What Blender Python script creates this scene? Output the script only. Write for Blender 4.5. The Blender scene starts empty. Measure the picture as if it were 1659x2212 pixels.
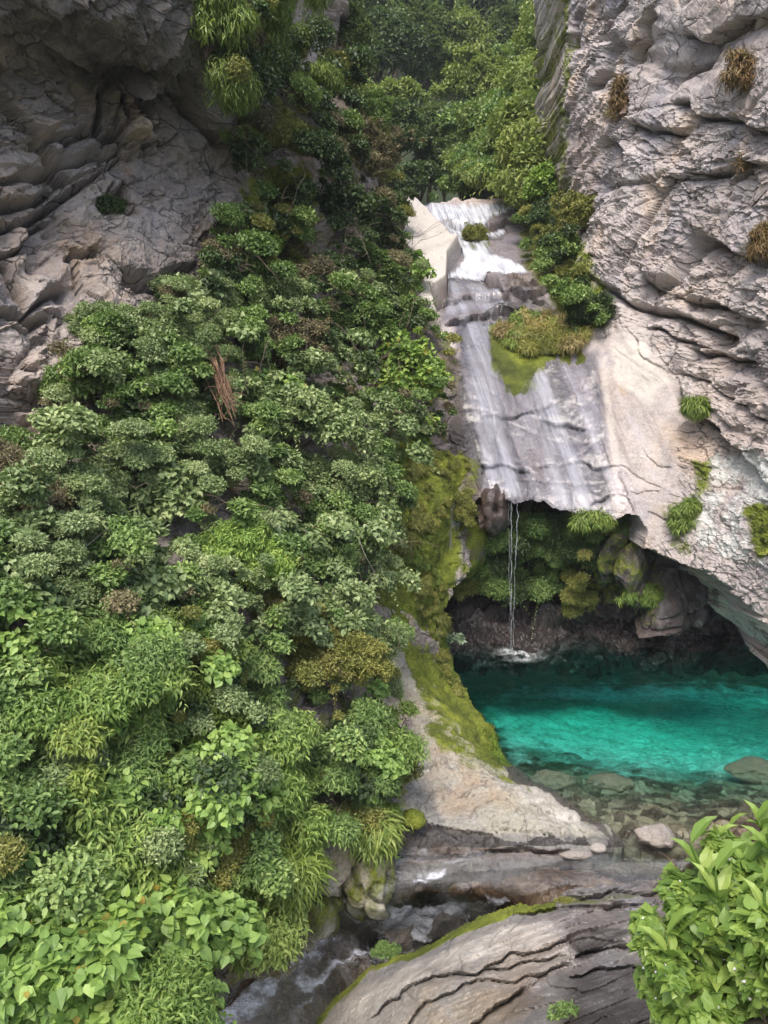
import bpy, math
import numpy as np
from mathutils import Matrix, Vector

C = bpy.context.scene.collection
SC = bpy.context.scene
R = math.radians

# ---------------------------------------------------------------- camera, light, exposure
EYE = np.array([0.0, 0.0, 5.0])          # eye height above the pool surface (z = 0)
PITCH = R(-8.0)
FV, CX, CY = 1660.0, 829.5, 1105.5       # focal length and centre in tracing units
cd = bpy.data.cameras.new('camera'); cam = bpy.data.objects.new('camera', cd); C.objects.link(cam)
cam.location = EYE; cam.rotation_euler = (R(90) + PITCH, 0, 0)
cd.sensor_fit = 'HORIZONTAL'; cd.sensor_width = 36; cd.lens = 36 * FV / 1659.0
cd.clip_start = 0.1; cd.clip_end = 2000
SC.camera = cam

SUN_EL, SUN_AZ = R(58), R(-162)          # azimuth of the direction the light comes FROM, from +Y clockwise
w = bpy.data.worlds.new('World'); SC.world = w; w.use_nodes = True
nt = w.node_tree
sky = nt.nodes.new('ShaderNodeTexSky'); sky.sky_type = 'NISHITA'; sky.sun_disc = False
sky.sun_elevation = SUN_EL; sky.sun_rotation = SUN_AZ
sky.air_density = 1.0; sky.dust_density = 4.0; sky.ozone_density = 1.0
nt.links.new(sky.outputs[0], nt.nodes['Background'].inputs[0])
nt.nodes['Background'].inputs[1].default_value = 0.15
sl = bpy.data.lights.new('sun', 'SUN'); sl.energy = 1.5; sl.angle = R(28); sl.color = (1.0, 0.96, 0.9)
so = bpy.data.objects.new('sun', sl); C.objects.link(so)
dirv = Vector((math.sin(SUN_AZ) * math.cos(SUN_EL), math.cos(SUN_AZ) * math.cos(SUN_EL), math.sin(SUN_EL)))
so.rotation_euler = dirv.to_track_quat('Z', 'Y').to_euler(); so.location = (0, 0, 40)
SC.view_settings.view_transform = 'Standard'; SC.view_settings.look = 'None'
SC.view_settings.gamma = 1; SC.view_settings.use_curve_mapping = False
SC.view_settings.exposure = 0.95
SC.cycles.max_bounces = 6; SC.cycles.diffuse_bounces = 3; SC.cycles.glossy_bounces = 3
SC.cycles.transmission_bounces = 4; SC.cycles.transparent_max_bounces = 16
SC.cycles.use_denoising = True

# ---------------------------------------------------------------- maths helpers
cp, sp = math.cos(PITCH), math.sin(PITCH)
def rays(px, py):
    x = (np.asarray(px, float) - CX) / FV
    y = -(np.asarray(py, float) - CY) / FV
    d = np.stack([x + 0 * y, cp - sp * y + 0 * x, sp + cp * y + 0 * x], -1)
    return d / d[..., 1:2]
def at(px, py, Y):
    return EYE + rays(px, py) * np.asarray(Y, float)[..., None]
def YZ(py, z):                            # distance at which the sight line through row py meets height z
    return (z - EYE[2]) / rays(CX, py)[..., 2]

def tps(pts, scale=1000.0, smooth=1e-4):
    p = np.array([[a / scale, b / scale] for a, b, _ in pts]); v = np.array([c for _, _, c in pts], float)
    def U(r2): return 0.5 * r2 * np.log(r2 + 1e-12)
    n = len(p)
    K = U(((p[:, None] - p[None]) ** 2).sum(-1)) + smooth * np.eye(n)
    A = np.zeros((n + 3, n + 3)); A[:n, :n] = K; A[:n, n] = 1; A[:n, n+1:] = p; A[n, :n] = 1; A[n+1:, :n] = p.T
    c = np.linalg.solve(A, np.concatenate([v, [0, 0, 0]]))
    def f(x, y):
        x = np.asarray(x, float) / scale; y = np.asarray(y, float) / scale
        out = c[n] + c[n+1] * x + c[n+2] * y
        for i in range(n):
            out = out + c[i] * U((x - p[i, 0]) ** 2 + (y - p[i, 1]) ** 2)
        return out
    return f
def logtps(pts, **k):
    f = tps([(a, b, math.log(c)) for a, b, c in pts], **k)
    return lambda x, y: np.exp(f(x, y))

def _h(ix, iy, iz, s):
    h = (ix * 374761393 + iy * 668265263 + iz * 2147483647 + s * 1274126177) & 0xFFFFFFFF
    h = ((h ^ (h >> 13)) * 1274126177) & 0xFFFFFFFF
    h = ((h ^ (h >> 16)) * 2246822519) & 0xFFFFFFFF
    return ((h ^ (h >> 15)) & 0xFFFFFF) / float(0xFFFFFF)
def vnoise(p, s=0):
    i = np.floor(p).astype(np.int64); f = p - i; u = f * f * f * (f * (f * 6 - 15) + 10)
    o = 0
    for a in (0, 1):
        wx = u[..., 0] if a else 1 - u[..., 0]
        for b in (0, 1):
            wy = u[..., 1] if b else 1 - u[..., 1]
            for c in (0, 1):
                wz = u[..., 2] if c else 1 - u[..., 2]
                o = o + wx * wy * wz * _h(i[..., 0] + a, i[..., 1] + b, i[..., 2] + c, s)
    return o * 2 - 1
def fbm(p, oct=4, s=0, gain=0.5):
    o = 0; a = 1; t = 0
    for k in range(oct):
        o = o + a * vnoise(p * (2.03 ** k) + 17.3 * k, s + k); t += a; a *= gain
    return o / t * 1.6
def worley(p, s=0):
    """nearest and second distance, cell values, offset to the nearest point"""
    i = np.floor(p).astype(np.int64)
    d1 = np.full(p.shape[:-1], 9.0); d2 = d1.copy()
    cid = np.zeros(p.shape[:-1] + (3,)); off = np.zeros_like(p)
    for a in (-1, 0, 1):
        for b in (-1, 0, 1):
            for c in (-1, 0, 1):
                ix, iy, iz = i[..., 0] + a, i[..., 1] + b, i[..., 2] + c
                q = np.stack([ix + _h(ix, iy, iz, s), iy + _h(ix, iy, iz, s + 1), iz + _h(ix, iy, iz, s + 2)], -1)
                dd = np.sqrt(((p - q) ** 2).sum(-1))
                near = dd < d1
                d2 = np.where(near, d1, np.minimum(d2, dd))
                d1 = np.where(near, dd, d1)
                off = np.where(near[..., None], p - q, off)
                cid = np.where(near[..., None], np.stack([_h(ix, iy, iz, s + 5), _h(ix, iy, iz, s + 6), _h(ix, iy, iz, s + 7)], -1), cid)
    return d1, d2, cid, off
def facets(p, s=0, tilt=0.6, lift=0.6):
    """angular broken blocks: every cell is a tilted plane at its own height"""
    d1, d2, cid, off = worley(p, s)
    return (cid[..., 0] - 0.5) * lift + ((cid[..., 1:] - 0.5) * 2 * off[..., :2]).sum(-1) * tilt, d2 - d1
def rot(p, ax, ay, az):
    m = np.array((Matrix.Rotation(az, 3, 'Z') @ Matrix.Rotation(ay, 3, 'Y') @ Matrix.Rotation(ax, 3, 'X')))
    return p @ m.T
def shingle(x, y, ang, along, across, seed, wob=1.0, sharp=.10):
    """overlapping broken sheets of rock: each layer swells, then drops back sharply; fades in and out along its length"""
    c, s_ = math.cos(ang), math.sin(ang)
    u = (x * c + y * s_) / along; v = (-x * s_ + y * c) / across
    n = v + wob * fbm(np.stack([u, v * .33, 0 * u], -1), 4, seed) + .25 * wob * fbm(np.stack([u * 4, v * 1.2, 0 * u + 9], -1), 3, seed + 3)
    i = np.floor(n); t = n - i
    prof = np.where(t < 1 - sharp, t / (1 - sharp), (1 - t) / sharp)
    q = np.stack([u * 1.3, i * 3.7, 0 * u], -1)
    a = np.clip(.5 + 1.3 * vnoise(q, seed + 7), 0, 1.3)
    return (prof ** 1.6) * a - .35 * a
def sstep(a, b, x):
    t = np.clip((x - a) / (b - a), 0, 1); return t * t * (3 - 2 * t)
def inpoly(x, y, poly):
    r = np.zeros(x.shape, bool); n = len(poly)
    for i in range(n):
        x1, y1 = poly[i]; x2, y2 = poly[(i + 1) % n]
        if y1 == y2: continue
        c = (y1 > y) != (y2 > y)
        r ^= c & (x < (x2 - x1) * (y - y1) / (y2 - y1) + x1)
    return r
def segdist(x, y, line):
    """distance to a polyline and side (+ below / right of travel)"""
    best = np.full(x.shape, 1e9); side = np.zeros(x.shape); tt = np.zeros(x.shape)
    n = len(line) - 1
    for i in range(n):
        x1, y1 = line[i]; x2, y2 = line[i + 1]
        dx, dy = x2 - x1, y2 - y1; L2 = dx * dx + dy * dy + 1e-9
        t = np.clip(((x - x1) * dx + (y - y1) * dy) / L2, 0, 1)
        ex = x - (x1 + t * dx); ey = y - (y1 + t * dy); d = np.hypot(ex, ey)
        m = d < best
        best = np.where(m, d, best); side = np.where(m, np.sign(dx * ey - dy * ex), side); tt = np.where(m, (i + t) / n, tt)
    return best, side, tt
def polydist(x, y, poly):
    d, _, _ = segdist(x, y, list(poly) + [poly[0]])
    return np.where(inpoly(x, y, poly), d, -d)
def blob(x, y, poly, soft=12):
    return sstep(-soft, soft, polydist(x, y, poly))
def ell(x, y, cx, cy, rx, ry):
    return 1 - np.sqrt(((x - cx) / rx) ** 2 + ((y - cy) / ry) ** 2)

# ---------------------------------------------------------------- object helpers
def tag(o, label=None, cat=None, group=None, kind=None):
    if label: o['label'] = label
    if cat: o['category'] = cat
    if group: o['group'] = group
    if kind: o['kind'] = kind
    return o
def link(name, me, mat, parent=None):
    o = bpy.data.objects.new(name, me); C.objects.link(o)
    for m in (mat if isinstance(mat, (list, tuple)) else [mat]): me.materials.append(m)
    if parent: o.parent = parent
    return o
def empty(name, loc):
    o = bpy.data.objects.new(name, None); C.objects.link(o); o.location = loc; o.empty_display_size = 0.2
    return o
def rawmesh(V, loops, totals, smooth=False, attrs=None, midx=None):
    me = bpy.data.meshes.new('m')
    V = np.ascontiguousarray(V, np.float32); loops = np.ascontiguousarray(loops, np.int32).ravel(); totals = np.asarray(totals, np.int32)
    me.vertices.add(len(V)); me.vertices.foreach_set('co', V.ravel())
    me.loops.add(len(loops)); me.loops.foreach_set('vertex_index', loops)
    me.polygons.add(len(totals)); st = np.concatenate([[0], np.cumsum(totals)[:-1]]).astype(np.int32)
    me.polygons.foreach_set('loop_start', st); me.polygons.foreach_set('loop_total', totals)
    me.polygons.foreach_set('use_smooth', np.full(len(totals), smooth))
    if midx is not None: me.polygons.foreach_set('material_index', np.asarray(midx, np.int32))
    me.update(calc_edges=True)
    for k, a in (attrs or {}).items():
        at_ = me.attributes.new(k, 'FLOAT', 'POINT'); at_.data.foreach_set('value', np.ascontiguousarray(a, np.float32).ravel())
    me.validate()
    return me

class Sheet:
    """a rock face: a fine grid laid over a traced outline at its own distance, broken up by real relief"""
    def __init__(s, box, step, depth, poly):
        x0, y0, x1, y1 = box
        s.nx, s.ny = int((x1 - x0) / step) + 1, int((y1 - y0) / step) + 1
        s.x, s.y = np.meshgrid(np.linspace(x0, x1, s.nx), np.linspace(y0, y1, s.ny))
        s.P = at(s.x, s.y, depth(s.x, s.y)); s.poly = poly
        s.N = s.normals(); s.N0 = s.N.copy(); s.attrs = {}
    def normals(s):
        a = np.gradient(s.P, axis=1); b = np.gradient(s.P, axis=0)
        n = np.cross(b, a); n /= np.linalg.norm(n, axis=-1, keepdims=True) + 1e-12
        f = np.sign(((EYE - s.P) * n).sum(-1, keepdims=True)); return n * np.where(f == 0, 1, f)
    def push(s, d):
        s.P = s.P + s.N * np.asarray(d)[..., None]
    def build(s, name, mat, sub=None, offset=0.0, skirt=2.5, sdir=(0, 1, 0), smooth=False, edge_noise=8, attrs=None, pull=1.0):
        P = s.P + s.normals() * offset if offset else s.P
        q = np.stack([s.x / 26.0, s.y / 26.0, 0 * s.x], -1)
        ex = s.x + edge_noise * fbm(q, 3, 91); ey = s.y + edge_noise * fbm(q, 3, 97)
        m = inpoly(ex, ey, sub or s.poly)
        f = m[:-1, :-1] & m[1:, :-1] & m[1:, 1:] & m[:-1, 1:]
        idx = np.arange(s.nx * s.ny).reshape(s.ny, s.nx)
        q = np.stack([idx[:-1, :-1][f], idx[1:, :-1][f], idx[1:, 1:][f], idx[:-1, 1:][f]], -1)
        V = P.reshape(-1, 3)
        A = {k: v.reshape(-1) for k, v in (attrs if attrs is not None else s.attrs).items()}
        if skirt:
            e = np.concatenate([q[:, [0, 1]], q[:, [1, 2]], q[:, [2, 3]], q[:, [3, 0]]])
            key = np.sort(e, 1); k = key[:, 0].astype(np.int64) * (s.nx * s.ny) + key[:, 1]
            u, inv, cnt = np.unique(k, return_inverse=True, return_counts=True)
            be = e[cnt[inv.ravel()] == 1]
            bv = np.unique(be); n0 = len(V)
            mp = np.zeros(len(V), np.int64)
            rings = []
            cur = V[bv]; base = bv; prevmap = None
            sd = np.array(sdir, float) * skirt
            allq = [q]; allV = [V]; AA = {k2: [v2] for k2, v2 in A.items()}
            prev = lambda z: z
            pm = np.arange(len(V))
            for r_ in range(1, 5):
                t = r_ / 4.0
                nv = V[bv] + sd * t + 0.22 * t * np.stack([fbm(V[bv] * 1.6 + r_ * 3, 2, 5 + k3) for k3 in range(3)], -1)
                newid = n0 + (r_ - 1) * len(bv) + np.arange(len(bv))
                nm = np.zeros(len(V), np.int64); nm[bv] = newid
                allq.append(np.stack([be[:, 1] if r_ == 1 else pm[be[:, 1]], be[:, 0] if r_ == 1 else pm[be[:, 0]], nm[be[:, 0]], nm[be[:, 1]]], -1))
                allV.append(nv)
                for k2 in AA: AA[k2].append(A[k2][bv])
                pm = nm
            q = np.concatenate(allq); V = np.concatenate(allV); A = {k2: np.concatenate(v2) for k2, v2 in AA.items()}
        used = np.unique(q); mp = np.zeros(len(V), np.int64); mp[used] = np.arange(len(used))
        me = rawmesh(V[used], mp[q], np.full(len(q), 4), smooth, {k2: v2[used] for k2, v2 in A.items()})
        return link(name, me, mat)

# ---------------------------------------------------------------- materials
def newmat(name):
    m = bpy.data.materials.new(name); m.use_nodes = True
    nt = m.node_tree; nt.nodes.clear()
    return m, nt, nt.nodes.new('ShaderNodeOutputMaterial')
class G:
    """small node-graph writer"""
    def __init__(s, nt): s.nt = nt; s.co = nt.nodes.new('ShaderNodeTexCoord').outputs['Object']
    def n(s, t, **kw):
        x = s.nt.nodes.new(t)
        for k, v in kw.items(): setattr(x, k, v)
        return x
    def l(s, a, b): s.nt.links.new(a, b)
    def setv(s, sock, v):
        if isinstance(v, bpy.types.NodeSocket): s.l(v, sock)
        elif v is not None: sock.default_value = v
    def attr(s, name): return s.n('ShaderNodeAttribute', attribute_name=name).outputs['Fac']
    def mapv(s, scale=(1, 1, 1), rotv=(0, 0, 0), loc=(0, 0, 0)):
        m = s.n('ShaderNodeMapping'); s.l(s.co, m.inputs[0]); m.inputs['Scale'].default_value = scale
        m.inputs['Rotation'].default_value = rotv; m.inputs['Location'].default_value = loc; return m.outputs[0]
    def noise(s, sc, det=4, rough=0.55, dist=0, vec=None):
        x = s.n('ShaderNodeTexNoise'); s.l(vec or s.co, x.inputs['Vector'])
        x.inputs['Scale'].default_value = sc; x.inputs['Detail'].default_value = det
        x.inputs['Roughness'].default_value = rough; x.inputs['Distortion'].default_value = dist
        return x.outputs['Fac']
    def vor(s, sc, feat='F1', vec=None):
        x = s.n('ShaderNodeTexVoronoi', feature=feat); s.l(vec or s.co, x.inputs['Vector']); x.inputs['Scale'].default_value = sc
        return x.outputs['Distance']
    def math(s, op, a, b=0.0, clamp=False):
        x = s.n('ShaderNodeMath', operation=op, use_clamp=clamp); s.setv(x.inputs[0], a); s.setv(x.inputs[1], b); return x.outputs[0]
    def rng(s, v, a, b, c=0.0, d=1.0):
        x = s.n('ShaderNodeMapRange', clamp=True); s.setv(x.inputs[0], v)
        for i, q in enumerate((a, b, c, d)): x.inputs[i + 1].default_value = q
        return x.outputs[0]
    def mix(s, f, a, b, blend='MIX'):
        x = s.n('ShaderNodeMix', data_type='RGBA', blend_type=blend)
        s.setv(x.inputs['Factor'], f)
        for k, v in (('A', a), ('B', b)):
            sock = [q for q in x.inputs if q.name == k and q.type == 'RGBA'][0]
            s.setv(sock, v if isinstance(v, bpy.types.NodeSocket) else tuple(v) + (1,))
        return [q for q in x.outputs if q.type == 'RGBA'][0]
    def ramp(s, v, stops):
        x = s.n('ShaderNodeValToRGB'); s.setv(x.inputs[0], v); e = x.color_ramp.elements
        while len(e) < len(stops): e.new(0.5)
        for k, (p, c) in enumerate(stops): e[k].position = p; e[k].color = tuple(c) + (1,)
        return x.outputs[0]
    def bump(s, h, strength=0.5, dist=0.05, nrm=None):
        x = s.n('ShaderNodeBump'); s.l(h, x.inputs['Height']); x.inputs['Strength'].default_value = strength
        x.inputs['Distance'].default_value = dist
        if nrm: s.l(nrm, x.inputs['Normal'])
        return x.outputs[0]

def rock_mat(name, pale, mid, warm, grain=(0.9, 0.9, 1.3), streak=0.35, spot=0.35, vein=0.0, bs=0.55, patch=.9, crack=0.0):
    m, nt, out = newmat(name); g = G(nt)
    big = g.noise(0.55, 4, 0.6, 0.6)
    col = g.mix(g.rng(big, 0.38, 0.66), mid, pale)
    col = g.mix(g.math('MULTIPLY', g.rng(g.noise(0.35, 3, 0.5, 0.4, g.mapv(loc=(7, 3, 1))), 0.5, 0.68), 0.8), col, warm)
    pt = g.n('ShaderNodeTexNoise'); g.l(g.mapv(scale=(.8, .8, .55), loc=(3, 9, 4)), pt.inputs['Vector']); pt.inputs['Scale'].default_value = 1.0; pt.inputs['Detail'].default_value = 6; pt.inputs['Roughness'].default_value = .62
    sc_ = g.n('ShaderNodeSeparateColor'); g.l(pt.outputs['Color'], sc_.inputs[0])
    col = g.mix(g.math('MULTIPLY', g.rng(sc_.outputs[0], .52, .66), patch), col, g.mix(1.0, col, (.86, .90, 1.0), 'MULTIPLY'))
    col = g.mix(g.math('MULTIPLY', g.rng(sc_.outputs[1], .52, .66), patch), col, g.mix(1.0, col, (1.12, 1.0, .82), 'MULTIPLY'))
    col = g.mix(g.math('MULTIPLY', g.rng(sc_.outputs[2], .56, .72), patch * .8), col, g.mix(1.0, col, (.62, .57, .58), 'MULTIPLY'))
    # vertical rain streaks: dark tannin and pale lime
    sv = g.mapv(scale=(3.2, 3.2, 0.22)); st = g.noise(1.0, 5, 0.6, 0.3, sv)
    col = g.mix(g.math('MULTIPLY', g.rng(st, 0.54, 0.72), streak), col, (0.10, 0.09, 0.10))
    col = g.mix(g.math('MULTIPLY', g.rng(st, 0.44, 0.3), streak * 0.7), col, (0.50, 0.48, 0.48))
    # mineral mottling
    mo = g.noise(5.5, 7, 0.72, 0.4)
    col = g.mix(g.math('MULTIPLY', g.rng(mo, 0.56, 0.72), spot), col, (0.085, 0.075, 0.072))
    col = g.mix(g.math('MULTIPLY', g.rng(mo, 0.44, 0.3), spot * 0.8), col, (0.52, 0.50, 0.49))
    fi = g.noise(30, 4, 0.7)
    col = g.mix(0.55, col, g.mix(g.rng(fi, 0.3, 0.7), (0.3, 0.3, 0.3), (0.72, 0.72, 0.72)), 'OVERLAY')
    # long dark and pale streaks run down the slab
    sx = g.n('ShaderNodeSeparateXYZ'); g.l(g.co, sx.inputs[0]); cx = g.n('ShaderNodeCombineXYZ')
    g.l(g.math('MULTIPLY', g.math('ADD', sx.outputs[0], g.math('MULTIPLY', sx.outputs[2], .22)), 2.6), cx.inputs[0]); g.l(g.math('MULTIPLY', sx.outputs[2], .10), cx.inputs[2])
    fl = g.noise(1.0, 7, .68, .15, cx.outputs[0]); fa = g.attr('flow')
    col = g.mix(g.math('MULTIPLY', g.rng(fl, .50, .60), g.math('MULTIPLY', fa, .9)), col, (0.12, 0.105, 0.115))
    col = g.mix(g.math('MULTIPLY', g.attr('sheet'), .55), col, (0.20, 0.19, 0.215))
    col = g.mix(g.math('MULTIPLY', g.rng(fl, .46, .36), g.math('MULTIPLY', fa, .6)), col, (0.52, 0.51, 0.56))
    wv = g.n('ShaderNodeTexNoise'); g.l(g.co, wv.inputs['Vector']); wv.inputs['Scale'].default_value = 1.1; wv.inputs['Detail'].default_value = 5
    va = g.n('ShaderNodeVectorMath', operation='MULTIPLY_ADD'); g.l(wv.outputs['Color'], va.inputs[0]); va.inputs[1].default_value = (.9, .9, .9); g.l(g.mapv(scale=(.75, .75, 1.5), rotv=(.5, .55, .2)), va.inputs[2])
    ck = g.rng(g.vor(1.0, 'DISTANCE_TO_EDGE', va.outputs[0]), 0.0, 0.028, 1, 0)
    ck2 = g.rng(g.vor(2.7, 'DISTANCE_TO_EDGE', va.outputs[0]), 0.0, 0.035, 1, 0)
    ck = g.math('MAXIMUM', g.math('MULTIPLY', ck, g.rng(g.noise(.9, 4, .6), .42, .52)), g.math('MULTIPLY', ck2, g.rng(g.noise(1.3, 4, .6, 0, g.mapv(loc=(5, 5, 5))), .50, .58)))
    ck = g.math('MULTIPLY', ck, g.math('SUBTRACT', 1.0, g.math('MULTIPLY', g.attr('calm'), .97)))
    ck = g.math('MULTIPLY', ck, g.math('SUBTRACT', 1.0, g.math('MULTIPLY', g.attr('pale'), .85)))
    col = g.mix(g.math('MULTIPLY', ck, crack), col, (.07, .06, .055))
    # growth, stains and painted-in shade, all fixed to the surface
    n1 = g.noise(3.0, 6, 0.7, 0.3)
    def masked(a, lo=0.25, w=0.25, amp=0.9):
        return g.rng(g.math('ADD', g.attr(a), g.math('MULTIPLY', g.math('SUBTRACT', n1, 0.5), amp)), lo, lo + w)
    col = g.mix(masked('lichen', 0.35, 0.2, 1.6), col, (0.56, 0.56, 0.53))
    col = g.mix(g.math('MULTIPLY', masked('warm', 0.3, 0.4), 0.85), col, (0.30, 0.20, 0.13))
    col = g.mix(g.math('MULTIPLY', masked('pale', 0.3, 0.4), 0.9), col, (0.60, 0.555, 0.50))
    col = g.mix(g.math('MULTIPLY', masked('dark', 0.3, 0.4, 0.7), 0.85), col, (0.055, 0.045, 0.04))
    mossc = g.ramp(g.noise(2.2, 5, 0.65), [(0.3, (0.06, 0.075, 0.010)), (0.5, (0.145, 0.175, 0.018)), (0.7, (0.27, 0.30, 0.035))])
    mossc = g.mix(0.5, mossc, g.mix(g.rng(g.noise(38, 3, 0.7), 0.35, 0.65), (0.2, 0.2, 0.2), (0.8, 0.8, 0.8)), 'OVERLAY')
    mm = masked('moss', 0.3, 0.22, 1.3)
    col = g.mix(mm, col, mossc)
    wet = g.attr('wet')
    col = g.mix(g.math('MULTIPLY', wet, 0.5), col, g.mix(1.0, col, (0.40, 0.41, 0.48), 'MULTIPLY'))
    col = g.mix(g.math('MULTIPLY', wet, 0.55), col, g.mix(1.0, col, (0.6, 0.61, 0.68), 'MULTIPLY'))
    b = g.n('ShaderNodeBsdfPrincipled'); g.l(col, b.inputs['Base Color'])
    g.l(g.rng(g.math('SUBTRACT', g.math('ADD', wet, g.math('MULTIPLY', g.math('SUBTRACT', n1, 0.5), 0.5)), mm), 0.2, 0.8, 0.82, 0.24), b.inputs['Roughness'])
    b.inputs['Specular IOR Level'].default_value = 0.4
    gr = g.noise(2.4, 8, 0.68, 0.5, g.mapv(scale=grain, rotv=(0.3, 0.5, 0.2)))
    h = g.math('ADD', g.math('MULTIPLY', gr, 1.0), g.math('MULTIPLY', fi, 0.12))
    cr = g.rng(g.vor(1.7, 'DISTANCE_TO_EDGE', g.mapv(scale=grain, rotv=(0.3, 0.5, 0.2))), 0.0, 0.03, -vein, 0.0)
    h = g.math('ADD', h, g.math('MULTIPLY', ck, -1.6 * crack))
    h = g.math('ADD', h, g.math('MULTIPLY', mm, g.math('MULTIPLY', g.noise(42, 3, 0.7), 0.35)))
    pit = g.rng(g.noise(9, 6, .75, .6), .58, .70, 0, -.35); h = g.math('ADD', h, pit)
    g.l(g.bump(h, bs, 0.10), b.inputs['Normal'])
    g.l(b.outputs[0], out.inputs[0]); return m

ROCK_L = rock_mat('rock_left', (0.44, 0.385, 0.35), (0.27, 0.235, 0.215), (0.37, 0.29, 0.23), crack=.8)
ROCK_R = rock_mat('rock_right', (0.51, 0.455, 0.43), (0.38, 0.335, 0.32), (0.48, 0.395, 0.34), spot=0.28, crack=.75)
ROCK_FIN = rock_mat('rock_fin', (0.43, 0.405, 0.33), (0.31, 0.29, 0.24), (0.37, 0.325, 0.235), streak=0.12, spot=0.6, bs=.8)
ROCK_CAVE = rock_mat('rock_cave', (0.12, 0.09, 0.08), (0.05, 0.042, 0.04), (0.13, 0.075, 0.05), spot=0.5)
ROCK_BED = rock_mat('rock_bed', (0.36, 0.335, 0.30), (0.23, 0.21, 0.19), (0.32, 0.25, 0.19), grain=(0.5, 1.5, 2), streak=0.1, spot=0.5)

def leaf_mat(name, cols, trans=0.35, rough=0.45, spec=0.5, gain=2.05):
    hue = (1.0, 1.0, 1.0) if gain == 1.0 else (1.12, 1.02, .84)
    cols = [tuple(min(.9, (q * .82 + .18 * (sum(c_) / 3)) * gain * h_) for q, h_ in zip(c_, hue)) for c_ in cols]
    m, nt, out = newmat(name); g = G(nt)
    t = g.attr('tint')
    n = len(cols); c = g.ramp(t, [((k + 0.02) / max(n - 1, 1) if k else 0.0, q) for k, q in enumerate(cols)])
    big = g.noise(0.9, 2, 0.5)
    c = g.mix(0.5, c, g.mix(g.rng(big, 0.3, 0.7), (0.36, 0.38, 0.4), (0.66, 0.64, 0.58)), 'OVERLAY')
    b = g.n('ShaderNodeBsdfPrincipled'); g.l(c, b.inputs['Base Color'])
    b.inputs['Roughness'].default_value = rough; b.inputs['Specular IOR Level'].default_value = spec
    tr = g.n('ShaderNodeBsdfTranslucent'); g.l(g.mix(0.5, c, (0.12, 0.2, 0.02)), tr.inputs[0])
    mx = g.n('ShaderNodeMixShader'); mx.inputs[0].default_value = trans
    g.l(b.outputs[0], mx.inputs[1]); g.l(tr.outputs[0], mx.inputs[2]); g.l(mx.outputs[0], out.inputs[0])
    return m
def plain(name, col, rough=0.8, var=0.3, sc=12):
    m, nt, out = newmat(name); g = G(nt)
    n = g.noise(sc, 5, 0.6)
    c = g.mix(g.rng(n, 0.3, 0.7), [q * (1 - var) for q in col], [min(1, q * (1 + var)) for q in col])
    b = g.n('ShaderNodeBsdfPrincipled'); g.l(c, b.inputs['Base Color']); b.inputs['Roughness'].default_value = rough
    g.l(g.bump(n, 0.5, 0.02), b.inputs['Normal']); g.l(b.outputs[0], out.inputs[0]); return m
BARK = plain('bark', (0.09, 0.065, 0.045))
TWIG = plain('twig', (0.16, 0.12, 0.085))
SOIL = plain('soil', (0.030, 0.026, 0.014), 0.9, 0.5, 5)

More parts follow.
